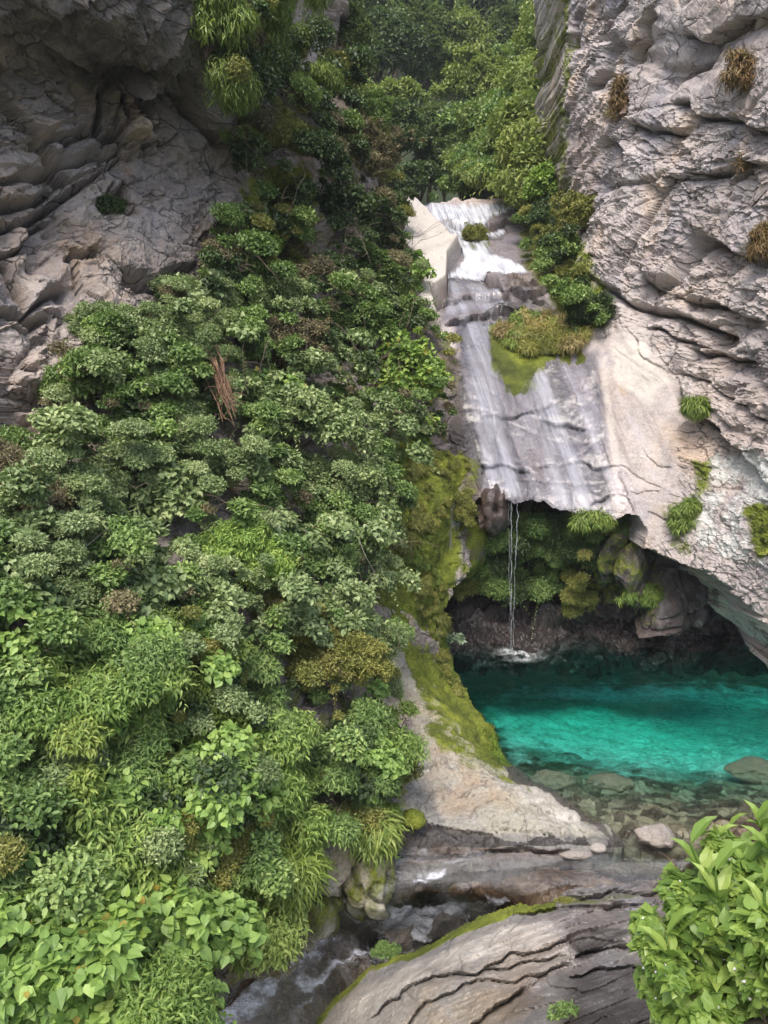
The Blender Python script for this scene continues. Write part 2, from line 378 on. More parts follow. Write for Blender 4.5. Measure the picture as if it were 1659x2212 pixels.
YEL = (0.75, 0.42, 0.03)
LM = {
 'grey':  leaf_mat('leaf_greygreen', [(0.055, 0.095, 0.035), (0.09, 0.145, 0.06), (0.14, 0.20, 0.095), (0.20, 0.26, 0.14)], gain=2.5),
 'mid':   leaf_mat('leaf_mid', [(0.04, 0.085, 0.022), (0.07, 0.135, 0.035), (0.11, 0.19, 0.05), (0.17, 0.25, 0.08)], gain=2.25),
 'bright':leaf_mat('leaf_bright', [(0.07, 0.14, 0.02), (0.12, 0.22, 0.035), (0.18, 0.30, 0.05), (0.26, 0.36, 0.08)], 0.4),
 'bamboo':leaf_mat('leaf_bamboo', [(0.06, 0.12, 0.022), (0.09, 0.17, 0.03), (0.14, 0.23, 0.045), (0.21, 0.30, 0.08)], 0.35),
 'dark':  leaf_mat('leaf_dark', [(0.022, 0.05, 0.018), (0.035, 0.075, 0.025), (0.06, 0.11, 0.035), (0.09, 0.15, 0.05)], 0.3, gain=1.5),
 'brown': leaf_mat('leaf_brown', [(0.05, 0.042, 0.028), (0.085, 0.075, 0.045), (0.12, 0.115, 0.065), (0.17, 0.16, 0.09)], 0.3),
 'olive': leaf_mat('leaf_olive', [(0.07, 0.085, 0.015), (0.11, 0.13, 0.025), (0.17, 0.19, 0.04), (0.25, 0.25, 0.07)], 0.35),
 'straw': leaf_mat('leaf_straw', [(0.12, 0.10, 0.045), (0.19, 0.16, 0.07), (0.27, 0.22, 0.10), (0.22, 0.24, 0.08)], 0.3),
 'blue':  leaf_mat('leaf_bluegreen', [(0.06, 0.11, 0.075), (0.10, 0.17, 0.12), (0.16, 0.24, 0.18), (0.22, 0.31, 0.25)], 0.25),
 'far':   leaf_mat('leaf_far', [(0.045, 0.085, 0.03), (0.075, 0.13, 0.045), (0.11, 0.18, 0.06), (0.15, 0.22, 0.08)], 0.4, gain=1.25),
 'farlight': leaf_mat('leaf_far_light', [(0.09, 0.15, 0.035), (0.14, 0.21, 0.05), (0.20, 0.27, 0.055), (0.27, 0.33, 0.075)], 0.4, gain=1.55),
 'vine':  leaf_mat('leaf_vine', [(0.07, 0.15, 0.03), (0.11, 0.21, 0.045), (0.16, 0.28, 0.06), (0.22, 0.34, 0.08)], 0.4),
 'ginger':leaf_mat('leaf_ginger', [(0.10, 0.22, 0.035), (0.17, 0.32, 0.05), (0.25, 0.42, 0.07), (0.34, 0.50, 0.11)], 0.45, 0.4, gain=1.2),
 'yellow':leaf_mat('leaf_yellow', [(0.50, 0.42, 0.05), (0.68, 0.47, 0.04), (0.78, 0.55, 0.05), (0.62, 0.5, 0.06)], 0.4, gain=1.0),
 'fern':  leaf_mat('leaf_fern', [(0.05, 0.10, 0.015), (0.08, 0.14, 0.02), (0.12, 0.19, 0.03), (0.18, 0.24, 0.05)], 0.35),
 'flower':leaf_mat('petal_white', [(0.8, 0.8, 0.78), (0.85, 0.85, 0.83), (0.82, 0.8, 0.8), (0.85, 0.8, 0.84)], 0.2, gain=1.0),
 'rust':  leaf_mat('leaf_rust', [(0.10, 0.055, 0.02), (0.17, 0.10, 0.035), (0.24, 0.16, 0.06), (0.20, 0.18, 0.07)], 0.3, gain=1.2),
 'red':   leaf_mat('petal_red', [(0.5, 0.06, 0.03), (0.6, 0.08, 0.04), (0.55, 0.1, 0.05), (0.6, 0.08, 0.04)], 0.2),
}

# ---------------------------------------------------------------- leaves
SHAPES = {
 'kite':  ([(0, 0, 0), (.42, .30, .07), (1, 0, -.10), (.42, -.30, .07)], [(0, 1, 2), (0, 2, 3)]),
 'oval':  ([(0, 0, 0), (.28, .26, .07), (.68, .25, .03), (1, 0, -.12), (.68, -.25, .03), (.28, -.26, .07)], [(0, 1, 2, 3), (0, 3, 4, 5)]),
 'lance': ([(0, 0, 0), (.3, .10, .05), (.65, .09, -.02), (1, 0, -.28), (.65, -.09, -.02), (.3, -.10, .05), (.5, 0, 0)], [(0, 1, 6), (1, 2, 6), (2, 3, 6), (3, 4, 6), (4, 5, 6), (5, 0, 6)]),
 'blade': ([(0, .02, 0), (.35, .03, .12), (.7, .025, .06), (1, 0, -.25), (.7, -.025, .06), (.35, -.03, .12), (0, -.02, 0)], [(0, 1, 5, 6), (1, 2, 4, 5), (2, 3, 4)]),
 'heart': ([(.0, 0, 0), (-.10, .20, .05), (.06, .40, .08), (.36, .43, .05), (.70, .22, -.02), (1, 0, -.16), (.70, -.22, -.02), (.36, -.43, .05), (.06, -.40, .08), (-.10, -.20, .05), (.45, 0, -.02)],
           [(0, 1, 2, 10), (2, 3, 10), (3, 4, 10), (4, 5, 10), (5, 6, 10), (6, 7, 10), (7, 8, 10), (8, 9, 0, 10)]),
 'broad': ([(0, 0, 0), (.15, .12, .05), (.45, .19, .08), (.78, .12, .0), (1, 0, -.2), (.78, -.12, .0), (.45, -.19, .08), (.15, -.12, .05), (.3, 0, .02), (.65, 0, .0)],
           [(0, 1, 8), (1, 2, 9, 8), (2, 3, 9), (3, 4, 9), (4, 5, 9), (5, 6, 9), (6, 7, 8, 9), (7, 0, 8)]),
}
def leafmesh(shape, O, D, U, L, tint, width=1.0):
    """leaves as one foliage mesh: O origin, D axis, U blade normal, L length"""
    tv, tf = SHAPES[shape]; tv = np.array(tv, float); n, k = len(O), len(tv)
    D = D / (np.linalg.norm(D, axis=-1, keepdims=True) + 1e-9)
    S = np.cross(D, U); S /= np.linalg.norm(S, axis=-1, keepdims=True) + 1e-9
    W = np.cross(S, D)
    L = np.asarray(L, float).reshape(-1, 1, 1)
    V = O[:, None] + L * (tv[None, :, 0:1] * D[:, None] + tv[None, :, 1:2] * width * S[:, None] + tv[None, :, 2:3] * W[:, None])
    base = (np.arange(n) * k)[:, None]
    fl = np.concatenate([np.array(f) for f in tf]); loops = base + fl[None]
    tot = np.tile([len(f) for f in tf], n)
    return V.reshape(-1, 3), loops.reshape(-1), tot, np.repeat(tint, k)
def joinmesh(parts, mats):
    """parts: (V, loops, tot, tint, material index)"""
    Vs, Ls, Ts, Tn, Mi = [], [], [], [], []; o = 0
    for V, l, t, ti, mi in parts:
        Vs.append(V); Ls.append(l + o); Ts.append(t); Tn.append(ti); Mi.append(np.full(len(t), mi)); o += len(V)
    return rawmesh(np.concatenate(Vs), np.concatenate(Ls), np.concatenate(Ts), False, {'tint': np.concatenate(Tn)}, np.concatenate(Mi))

# species: shape, leaf length (m), width factor, leaf-axis mix (outward, down, random), blade-up bias, palette
SPEC = {
 'fine':    dict(shape='kite', L=0.04, wd=1.0, out=.6, down=.1, rnd=.8, up=.9, mat='grey', cov=3.2, rc=0.15),
 'soft':    dict(shape='kite', L=0.043, wd=.7, out=.7, down=.25, rnd=.7, up=.8, mat='olive', cov=3.2, rc=0.13),
 'oval':    dict(shape='oval', L=0.058, wd=1.0, out=.6, down=.35, rnd=.6, up=1.1, mat='mid', cov=2.8, rc=0.18),
 'broad':   dict(shape='oval', L=0.074, wd=1.15, out=.6, down=.35, rnd=.5, up=1.3, mat='grey', cov=2.6, rc=0.2),
 'vine':    dict(shape='heart', L=.12, wd=1.0, out=.5, down=.7, rnd=.5, up=1.0, mat='vine', cov=2.2, rc=.22),
 'bamboo':  dict(shape='lance', L=0.092, wd=1.25, out=.5, down=.8, rnd=.6, up=.8, mat='bamboo', cov=2.8, rc=.22),
 'lance':   dict(shape='broad', L=.19, wd=1.1, out=.9, down=.35, rnd=.5, up=1.1, mat='bright', cov=2.4, rc=.3),
 'dark':    dict(shape='oval', L=0.068, wd=1.1, out=.5, down=.5, rnd=.5, up=1.0, mat='dark', cov=2.8, rc=0.2),
 'brown':   dict(shape='kite', L=0.042, wd=.9, out=.6, down=.1, rnd=.9, up=.5, mat='brown', cov=2.4, rc=0.14),
 'grass':   dict(shape='blade', L=.45, wd=1.0, out=.5, down=.5, rnd=.6, up=.6, mat='olive', cov=5.0, rc=.2),
 'fern':    dict(shape='blade', L=.30, wd=1.6, out=.6, down=1.0, rnd=.4, up=.7, mat='fern', cov=6.0, rc=.2),
 'blue':    dict(shape='broad', L=.11, wd=1.4, out=.9, down=.2, rnd=.4, up=1.0, mat='blue', cov=2.2, rc=.2),
 'far':     dict(shape='oval', L=0.2, wd=1.2, out=.6, down=.3, rnd=.7, up=1.0, mat='far', cov=2.6, rc=.8),
 'farbamboo': dict(shape='lance', L=.42, wd=1.3, out=.5, down=.7, rnd=.6, up=.8, mat='farlight', cov=2.6, rc=.8),
}
rng = np.random.default_rng(11)
def unit(n, r=None):
    v = (r or rng).normal(size=(n, 3)); return v / np.linalg.norm(v, axis=1, keepdims=True)
def leaves_at(P, Nn, sp, r, matkey=None, Lmul=1.0, tbias=0.0):
    n = len(P)
    up = np.array([0, 0, 1.0])
    D = Nn * sp['out'] * .6 + np.array([0, 0, -1.0]) * sp['down'] * .75 + unit(n, r) * (sp['rnd'] + .25)
    U = up * sp['up'] + Nn * .7 + unit(n, r) * .45
    L = sp['L'] * Lmul * r.uniform(.65, 1.25, n)
    tint = np.clip(r.beta(2, 2.4, n) + tbias, 0, 1)
    return leafmesh(sp['shape'], P, D, U, L, tint, sp['wd'])
def crown_points(cen, rad, rc, cov, leaf_area, r, face=None, flat=0.85):
    """clump centres over an ellipsoid, then leaf points over every clump's outer side"""
    rx, ry, rz = rad
    area = 4 * math.pi * ((rx * ry + ry * rz + rx * rz) / 3)
    rc = rc * .72; m = max(8, int(area / (rc * rc * 2.0)))
    u = unit(m, r); u[:, 2] = np.where(u[:, 2] < -.35, -u[:, 2], u[:, 2])
    if face is not None:
        back = (u @ face) < -.35; u[back] = u[back] - 2 * (u[back] @ face)[:, None] * face
    k = r.uniform(.55, 1.0, m)[:, None] * (1 + .38 * fbm(u * 1.7 + r.uniform(0, 50), 2, 1))[:, None]
    far_ = r.random(m) < .12; k[far_] *= 1.22
    cc = cen + u * k * np.array([rx, ry, rz])
    rr = rc * r.uniform(.5, 1.4, m) * np.where(far_, .6, 1)
    per = np.maximum(5, (cov * 2 * math.pi * rr * rr / leaf_area).astype(int))
    ci = np.repeat(np.arange(m), per); n = len(ci)
    v = unit(n, r) + u[ci] * .55 + np.array([0, 0, .35]); v /= np.linalg.norm(v, axis=1, keepdims=True)
    P = cc[ci] + v * (rr[ci] * np.abs(r.normal(.75, .30, n)))[:, None] * np.array([1, 1, flat])
    return P, v, cc, ci
def tubes(paths, radii, sides=5):
    Vs, Fs = [], []; o = 0
    for path, rad in zip(paths, radii):
        path = np.asarray(path, float); n = len(path)
        t = np.gradient(path, axis=0); t /= np.linalg.norm(t, axis=1, keepdims=True) + 1e-9
        a = np.cross(t, [0.3, 0.9, 0.1]); a /= np.linalg.norm(a, axis=1, keepdims=True) + 1e-9; b = np.cross(t, a)
        th = np.linspace(0, 2 * math.pi, sides, endpoint=False)
        rad = np.broadcast_to(np.asarray(rad, float), (n,))
        ring = path[:, None] + rad[:, None, None] * (np.cos(th)[None, :, None] * a[:, None] + np.sin(th)[None, :, None] * b[:, None])
        Vs.append(ring.reshape(-1, 3))
        i = np.arange(n - 1)[:, None] * sides; j = np.arange(sides)[None]; k = (j + 1) % sides
        Fs.append((np.stack([i + j, i + k, i + sides + k, i + sides + j], -1).reshape(-1, 4)) + o); o += n * sides
    F = np.concatenate(Fs); return rawmesh(np.concatenate(Vs), F, np.full(len(F), 4), True)
def bent(a, b, r, sag=0.12, n=6):
    t = np.linspace(0, 1, n)[:, None]; L = np.linalg.norm(b - a)
    off = unit(1, r)[0] * L * sag + np.array([0, 0, L * sag])
    return a + (b - a) * t + off * (t * (1 - t) * 4) + r.normal(size=(n, 3)) * L * .012
def spray(c, u, ln, sp, Lmul, r, tb, K=None):
    """arching shoots with leaves set along both sides"""
    n = len(c); K = K or int(np.clip(2.6 * np.mean(ln) / (sp['L'] * Lmul), 7, 26))
    d = u * .5 + unit(n, r) * .75 + np.array([0, 0, .35]); d /= np.linalg.norm(d, axis=1, keepdims=True)
    i = np.repeat(np.arange(n), K); t = np.tile(np.linspace(.2, 1, K), n)
    ln = ln * r.uniform(.6, 1.3, n)
    P = c[i] + d[i] * (ln[i] * t)[:, None] - np.array([0, 0, 1.0]) * (ln[i] * t * t * r.uniform(.15, .55, n)[i])[:, None]
    ax = d[i] - np.array([0, 0, 1.0]) * t[:, None] * .5
    side = np.cross(ax, [0, 0, 1.0]); side /= np.linalg.norm(side, axis=1, keepdims=True) + 1e-6
    D = ax * .55 + side * np.where(np.arange(n * K) % 2, 1, -1)[:, None] * .8 - np.array([0, 0, .25]) + unit(n * K, r) * .2
    U = np.array([0, 0, 1.0]) + unit(n * K, r) * .35
    L = sp['L'] * Lmul * (1.15 - .5 * t) * r.uniform(.8, 1.15, n * K)
    ti = np.clip(.5 + tb[i] + .12 * r.normal(size=n * K) + .12 * t, 0, 1)
    return leafmesh(sp['shape'], P, D, U, L, ti, sp['wd'])
def leafarea(sp):
    a = {'kite': .30, 'oval': .38, 'lance': .14, 'blade': .045, 'heart': .62, 'broad': .24}[sp['shape']]
    return a * sp['wd'] * sp['L'] ** 2
def plant(name, label, cat, cen, rad, species, seed, base=None, group=None, mat=None, Lmul=1.0, cov=1.0, stemmat=None, tb=0.0, extra=None, rc=None, stems=9, leafpart='foliage', stempart='stem', trunk=None):
    r = np.random.default_rng(seed); sp = SPEC[species]
    cen = np.asarray(cen, float)
    if base is None: base = cen + np.array([0, rad[1] * .8, -rad[2] * .95])
    face = EYE - cen; face /= np.linalg.norm(face); face[2] = max(face[2], .1)
    la = leafarea(sp) * Lmul * Lmul
    P, v, cc, ci = crown_points(cen, rad, min(rc or sp['rc'], .42 * (rad[0] * rad[2]) ** .5), sp['cov'] * cov, la, r, face)
    root = empty(name, base); tag(root, label, cat, group)
    cl_t = r.normal(size=len(cc)) * .13
    V, l, t, ti = leaves_at(P, v, sp, r, Lmul=Lmul, tbias=cl_t[ci] + tb)
    parts = [(V, l, t, ti, 0)]; mats = [LM[mat or sp['mat']]]
    kk = r.choice(len(cc), max(3, int(len(cc) * .5)), replace=False)
    uu = (cc[kk] - cen) / (np.linalg.norm(cc[kk] - cen, axis=1, keepdims=True) + 1e-6)
    parts.append(spray(cc[kk], uu, np.full(len(kk), .42 * (rad[0] * rad[2]) ** .5), sp, Lmul, r, cl_t[kk] + tb) + (0,))
    if extra:
        for (ekey, eshape, frac, eL) in extra:
            k = r.random(len(P)) < frac; n = int(k.sum())
            if n:
                e = leafmesh(eshape, P[k] + v[k] * .03, v[k] * .4 + unit(n, r) * .5 - np.array([0, 0, .5]), face + unit(n, r) * .5, eL * r.uniform(.7, 1.2, n), r.random(n))
                parts.append(e + (len(mats),)); mats.append(LM[ekey])
    me = joinmesh(parts, mats); me.transform(Matrix.Translation(-Vector(base)))
    link(leafpart, me, mats, root)
    sel = r.choice(len(cc), min(stems, len(cc)), replace=False)
    size = max(rad); r0 = trunk or size * .035
    if trunk:
        fork = base + (cen - base) * .55
        paths = [bent(base, fork, r, .06, 7)]; rads = [np.linspace(trunk, trunk * .6, 7)]
        for s_ in sel: paths.append(bent(fork, cc[s_], r)); rads.append(np.linspace(trunk * .5, trunk * .1, 6))
    else:
        paths = [bent(base, cc[s_], r) for s_ in sel]; rads = [np.linspace(r0, r0 * .25, 6)] * len(paths)
    sm = tubes(paths, rads); sm.transform(Matrix.Translation(-Vector(base)))
    link(stempart, sm, stemmat or BARK, root)
    return root

# ================================================================ LARGE STRUCTURE
def YW(y, z=0.0): return float(YZ(y, z))
# ---- left mountain: cliff with its overhang above, plant-covered bank below
LEFT = logtps([
 (-250,-150,9.9),(0,-150,10.6),(300,-150,12.2),(600,-150,17),(0,30,10.8),(200,40,11.8),(380,60,12.9),(520,60,14.6),(640,-50,18.5),(650,90,20),(720,0,21.5),(730,150,22),
 (0,120,11.6),(200,140,13.2),(380,150,13.6),(500,170,14.8),(0,300,11.6),(200,330,13.0),(350,300,14.0),(480,300,15.2),(600,280,16.8),(780,250,21.5),(830,350,22.5),
 (0,500,11.0),(200,500,12.4),(400,500,13.8),(560,500,15.2),(700,450,17.2),(850,450,22.5),(900,560,21.0),(800,560,18.5),(0,700,10.2),(200,680,11.5),(400,700,12.6),(600,700,14.2),(750,700,16),(930,700,18.5),
 (1010,760,17.9),(0,860,9.9),(200,880,10.4),(500,880,11.8),(760,880,14.2),(985,900,16.6),(0,1050,8.9),(400,1050,10.2),(700,1050,12.2),(900,1050,14.8),(1010,1050,16.2),
 (0,1400,7.3),(400,1400,8.2),(700,1400,9.9),(900,1450,12.3),(950,1250,13.9),(0,1800,6.1),(400,1880,6.9),(600,1930,7.7),(800,1800,8.5),(900,1700,9.4),(860,1830,8.5),
 (0,2211,5.2),(300,2211,5.9),(440,2170,7.1),(560,2080,7.6),(700,1960,7.9),(0,2500,4.5),(400,2500,5.6),(-250,2211,5.0),(-250,1400,6.5),(-250,700,8.6)])
Lpoly = [(-260,-160),(735,-160),(722,60),(718,150),(785,230),(828,350),(850,420),(872,470),(895,580),(925,650),(965,720),(1005,780),(1010,900),(1040,1010),(1060,1090),(1020,1200),(960,1330),(930,1500),(905,1650),(885,1790),(850,1850),(780,1930),(700,1990),(600,2060),(520,2150),(440,2240),(380,2420),(-260,2420)]
S = Sheet((-270, -170, 1080, 2440), 3.6, LEFT, Lpoly)
X, Y_ = S.x, S.y
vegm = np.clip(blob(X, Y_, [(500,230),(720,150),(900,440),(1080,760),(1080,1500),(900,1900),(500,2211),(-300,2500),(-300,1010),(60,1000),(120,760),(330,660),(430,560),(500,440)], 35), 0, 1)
p = rot(S.P, .35, .5, .2)
warp = np.stack([fbm(p * .35, 3, 3 + k) for k in range(3)], -1) * .22
f1, e1 = facets((p + warp) * np.array([.42, .42, .5]), 10, .8, .8)
f2, e2 = facets((p + warp * .6) * np.array([1.0, 1.0, 1.25]), 20, .6, .6)
f3, e3 = facets((p + warp * .4) * np.array([2.6, 2.6, 3.1]), 30, .5, .5)
amp = 1 - .5 * vegm
disp = amp * (.50 * f1 + .17 * f2 + .07 * f3 - .12 * (1 - sstep(0, .05, e1)) - .06 * (1 - sstep(0, .05, e2))) + .07 * fbm(p * 3, 5, 40, .6)
bare = 1 - vegm
disp += bare * (.14 * shingle(X, Y_, -.35, 190, 60, 45) + .05 * shingle(X, Y_, -.5, 90, 26, 55))
shatter = blob(X, Y_, [(330,330),(480,290),(500,500),(430,640),(260,640),(180,520),(200,450)], 30)
disp += shatter * (.07 * shingle(X, Y_, 1.3, 30, 9, 59) + .06 * fbm(p * 5, 4, 47, .7))
smoothz = blob(X, Y_, [(0,390),(140,340),(290,305),(420,330),(420,560),(200,640),(0,640),(-200,600)], 30)
disp = disp * (1 - .45 * smoothz)
def crackset(X, Y_, lines):
    d = np.zeros_like(X); q_ = np.stack([X / 60, Y_ / 60, 0 * X], -1); wm = 1 + .5 * fbm(q_, 3, 79)
    jx = X + 7 * fbm(np.stack([X / 38, Y_ / 38, 0 * X], -1), 3, 70); jy = Y_ + 7 * fbm(np.stack([X / 38, Y_ / 38, 0 * X], -1), 3, 75)
    for wd, dep, ledge, ln in lines:
        q, side, t = segdist(jx, jy, ln)
        taper = sstep(0, .12, t) * sstep(1, .88, t) * .8 + .2
        if wd <= 5: wd = wd * .55; ledge *= .8
        dep = min(dep, .5); ledge = max(-.4, min(.4, ledge * 1.3)); q = q / wm
        d -= dep * taper * np.exp(-(q / (wd * .75)) ** 2)
        if ledge: d -= ledge * taper * np.where(side * np.sign(ledge) > 0, 1, 0) * np.exp(-q / (wd * 7)) * np.sign(ledge)
    return d
disp += crackset(X, Y_, [
 (9,.9,.5,[(0,95),(75,110),(140,120),(200,145),(260,120),(300,115),(370,150),(450,125),(500,130)]),
 (8,.5,.3,[(220,272),(213,235),(215,205),(222,190)]),(7,.4,.2,[(282,262),(270,225),(262,205)]),(6,.3,.2,[(325,250),(312,225),(300,215)]),(7,.5,.3,[(362,272),(360,230),(372,200),(430,190)]),
 (7,.5,.5,[(90,295),(180,277),(220,272),(300,265),(365,272)]),
 (6,.35,.3,[(0,385),(75,350),(150,320),(270,310)]),(7,.6,.4,[(0,430),(60,412),(100,400),(135,372),(165,345)]),
 (9,1.0,.6,[(-20,472),(50,460),(100,440),(150,395),(200,362),(250,338)]),(6,.4,.3,[(0,521),(65,510),(125,440),(160,420)]),
 (8,.7,.4,[(256,402),(300,385)]),(5,.4,.2,[(250,400),(262,345),(272,315)]),(6,.4,.3,[(178,512),(200,524),(225,520)]),(8,.6,.3,[(275,563),(320,578),(350,585),(425,575)]),
 (6,.4,.3,[(0,660),(70,640),(90,645),(120,600),(165,590)]),(9,.8,.5,[(83,660),(140,652)]),(6,.4,.2,[(50,525),(60,570),(90,640)]),
 (11,1.0,.7,[(-10,868),(65,852),(115,822)]),(6,.5,.3,[(8,997),(65,997)]),(5,.3,.2,[(0,800),(40,780),(90,790)]),(5,.3,.1,[(12,900),(80,880)]),(5,.3,.1,[(10,950),(80,940)]),
 (7,.5,.3,[(450,190),(455,260),(480,300),(500,305)]),(5,.3,.2,[(365,230),(440,245),(452,250)]),(8,.6,.3,[(590,560),(640,520),(680,480)]),(6,.4,.3,[(570,430),(600,410),(650,390)]),
 (5,.4,.2,[(615,55),(660,47),(700,45)]),(4,.25,.1,[(625,95),(670,110),(705,100)])])
# rounded boulders sticking out below the overhang
disp += .5 * np.sqrt(np.clip(ell(X, Y_, 305, 150, 40, 24), 0, 1)) + .35 * np.sqrt(np.clip(ell(X, Y_, 355, 190, 28, 26), 0, 1)) + .45 * np.sqrt(np.clip(ell(X, Y_, 290, 290, 26, 34), 0, 1))
disp *= 1 - .75 * blob(X, Y_, [(530,-170),(720,-170),(720,170),(640,260),(560,160)], 40)
S.push(disp)
S.attrs = dict(
 moss=np.clip(vegm * .30 + .7 * blob(X, Y_, [(560,370),(660,360),(690,470),(660,600),(560,640),(540,500)], 30) + .35 * blob(X, Y_, [(390,-160),(520,-160),(520,250),(400,120)], 30) + .8 * blob(X, Y_, [(840,960),(1000,990),(960,1400),(840,1100)], 20), 0, 1),
 lichen=.62 * blob(X, Y_, [(180,450),(290,390),(430,330),(480,380),(470,560),(330,560),(300,640),(180,660),(190,560)], 40) - .5,
 dark=np.clip(.5 * vegm * (1 - blob(X, Y_, [(540,340),(680,340),(720,480),(680,620),(560,640),(500,500)], 30)) * (1 - blob(X, Y_, [(820,930),(1030,980),(960,1400),(840,1300)], 20)) + .58 * blob(X, Y_, [(-200,-200),(560,-200),(500,60),(400,120),(230,190),(140,100),(-200,80)], 40) + .3 * blob(X, Y_, [(90,100),(520,130),(540,230),(350,200),(200,260),(-100,240)], 40) + .45 * blob(X, Y_, [(390,420),(470,420),(470,640),(300,650),(340,560)], 30), 0, 1),  # areas along the top paint the overhang's shade into the rock colour
 warm=np.clip(.45 * blob(X, Y_, [(20,520),(62,530),(60,600),(35,610)], 14) + .3 * blob(X, Y_, [(0,330),(260,310),(300,420),(150,480),(0,470)], 40), 0, 1),
 wet=0 * X, pale=.35 * blob(X, Y_, [(600,20),(718,20),(718,150),(650,150)], 12))
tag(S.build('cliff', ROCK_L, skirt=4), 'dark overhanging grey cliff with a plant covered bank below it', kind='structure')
LS = S

# ---- right mountain: tall pale cliff and the wet slab the water slides over
RIGHT = logtps([
 (1215,-150,23),(1215,100,22.5),(1215,300,22.2),(1212,420,22.8),(1300,-150,20),(1300,150,19.6),(1300,400,19.4),(1420,-150,17.6),(1420,200,17.6),(1420,450,17.4),(1560,-150,15.8),(1560,300,15.4),(1659,-150,14.4),(1659,300,14.0),(1659,650,13.2),(1900,-150,11.5),(1900,500,11),(1900,1100,9.8),
 (1540,650,15.0),(1420,650,16.4),(1340,600,17.8),(1280,560,19.0),(1250,480,21),(1200,470,23.2),
 (865,425,26.5),(905,447,26.8),(960,434,27),(1060,432,27),(1150,455,25.5),(870,520,23.2),(940,520,23.8),(1060,520,24),(1150,530,23),(900,600,20.8),(1000,600,21.4),(1100,600,21.2),(1190,600,20.4),
 (950,700,18.7),(1030,690,19.1),(1100,690,19.2),(1200,700,18.7),(1300,700,17.7),(990,800,17.2),(1100,800,17.5),(1200,800,17.4),(1300,800,17.0),(1420,800,15.9),(1540,850,14.5),(1659,900,12.9),
 (1010,950,15.9),(1100,950,16.0),(1250,950,15.9),(1350,950,15.5),(1450,1000,14.8),(1540,1050,13.9),(1659,1100,12.4),
 (1060,1070,15.0),(1150,1080,15.0),(1300,1110,14.8),(1370,1105,14.7),(1410,1170,14.3),(1500,1210,13.6),(1580,1270,12.9),(1659,1350,12.3),(1800,1480,11.3),(1900,1600,10.2),(940,1100,16),(900,900,17)])
Rpoly = [(866,424),(885,436),(905,447),(930,440),(960,432),(1060,430),(1110,440),(1160,452),(1216,440),(1214,300),(1216,150),(1212,-160),(1920,-160),(1920,1640),(1800,1500),(1659,1362),(1610,1302),(1580,1277),(1540,1242),(1495,1222),(1430,1202),(1390,1185),(1398,1160),(1390,1137),(1372,1109),(1330,1128),(1290,1127),(1275,1112),(1220,1110),(1170,1086),(1110,1086),(1065,1068),(1030,1078),(1010,1110),(940,1110),(880,900),(850,600)]
S = Sheet((840, -170, 1930, 1660), 2.5, RIGHT, Rpoly)
X, Y_ = S.x, S.y
p = rot(S.P, -.45, .35, .5)
warp = np.stack([fbm(p * .3, 3, 103 + k) for k in range(3)], -1) * .2
f1, e1 = facets((p + warp) * np.array([.34, .36, .3]), 110, .6, .8)
f2, e2 = facets((p + warp) * np.array([.8, .9, .7]), 120, .5, .6)
f3, e3 = facets((p + warp) * np.array([2.2, 2.4, 1.9]), 130, .4, .5)
rough = np.clip(.55 + .75 * blob(X, Y_, [(1240,440),(1500,500),(1660,560),(1700,900),(1560,760),(1300,640),(1260,600)], 45)
                + .5 * blob(X, Y_, [(1215,-100),(1380,-100),(1340,250),(1480,260),(1700,260),(1700,480),(1500,440),(1215,430)], 30)
                - .35 * blob(X, Y_, [(1390,0),(1640,30),(1600,200),(1370,260),(1350,150)], 25), .15, 1.3)
slab = blob(X, Y_, [(840,420),(1060,420),(1160,450),(1180,560),(1250,660),(1290,730),(1340,700),(1460,830),(1470,1000),(1430,1180),(1040,1120),(960,740)], 18)
rough = rough * (1 - slab) + slab * .09
dry = 1 - slab
zA = dry * blob(X, Y_, [(1200,-200),(1375,-200),(1350,200),(1370,330),(1330,440),(1200,450)], 25)
zC = dry * blob(X, Y_, [(1350,262),(1480,235),(1760,240),(1760,480),(1560,470),(1360,430),(1330,330)], 25)
zD = dry * blob(X, Y_, [(1250,430),(1420,440),(1560,500),(1760,540),(1760,900),(1600,900),(1450,800),(1340,700),(1280,640)], 30)
zE = dry * blob(X, Y_, [(1440,780),(1760,860),(1760,1400),(1580,1280),(1400,1180),(1440,1000)], 40)
disp = rough * (.18 * f1 + .10 * f2 + .05 * f3 - .10 * (1 - sstep(0, .04, e1)) - .06 * (1 - sstep(0, .05, e2)) - .03 * (1 - sstep(0, .08, e3)))
disp += zA * (.11 * shingle(X, Y_, -1.12, 150, 32, 160) + .05 * shingle(X, Y_, -1.15, 60, 14, 164))
disp += zC * (.08 * shingle(X, Y_, .05, 120, 48, 170) + .05 * shingle(X, Y_, .15, 50, 19, 174) + .05 * shingle(X, Y_, 1.5, 50, 30, 175))
disp += zD * (.07 * shingle(X, Y_, .45, 110, 44, 180, 1.6) + .055 * shingle(X, Y_, .35, 50, 16, 184, 1.4) + .04 * fbm(p * 3.5, 5, 186, .65))
disp += zE * (.07 * shingle(X, Y_, .75, 110, 44, 190) + .03 * shingle(X, Y_, .85, 50, 17, 194) + .07 * fbm(p * 3, 5, 196, .7))
disp += dry * .03 * shingle(X, Y_, -.9, 90, 40, 198)
disp += (.06 * rough + .012) * fbm(p * 2.6, 5, 140, .62)
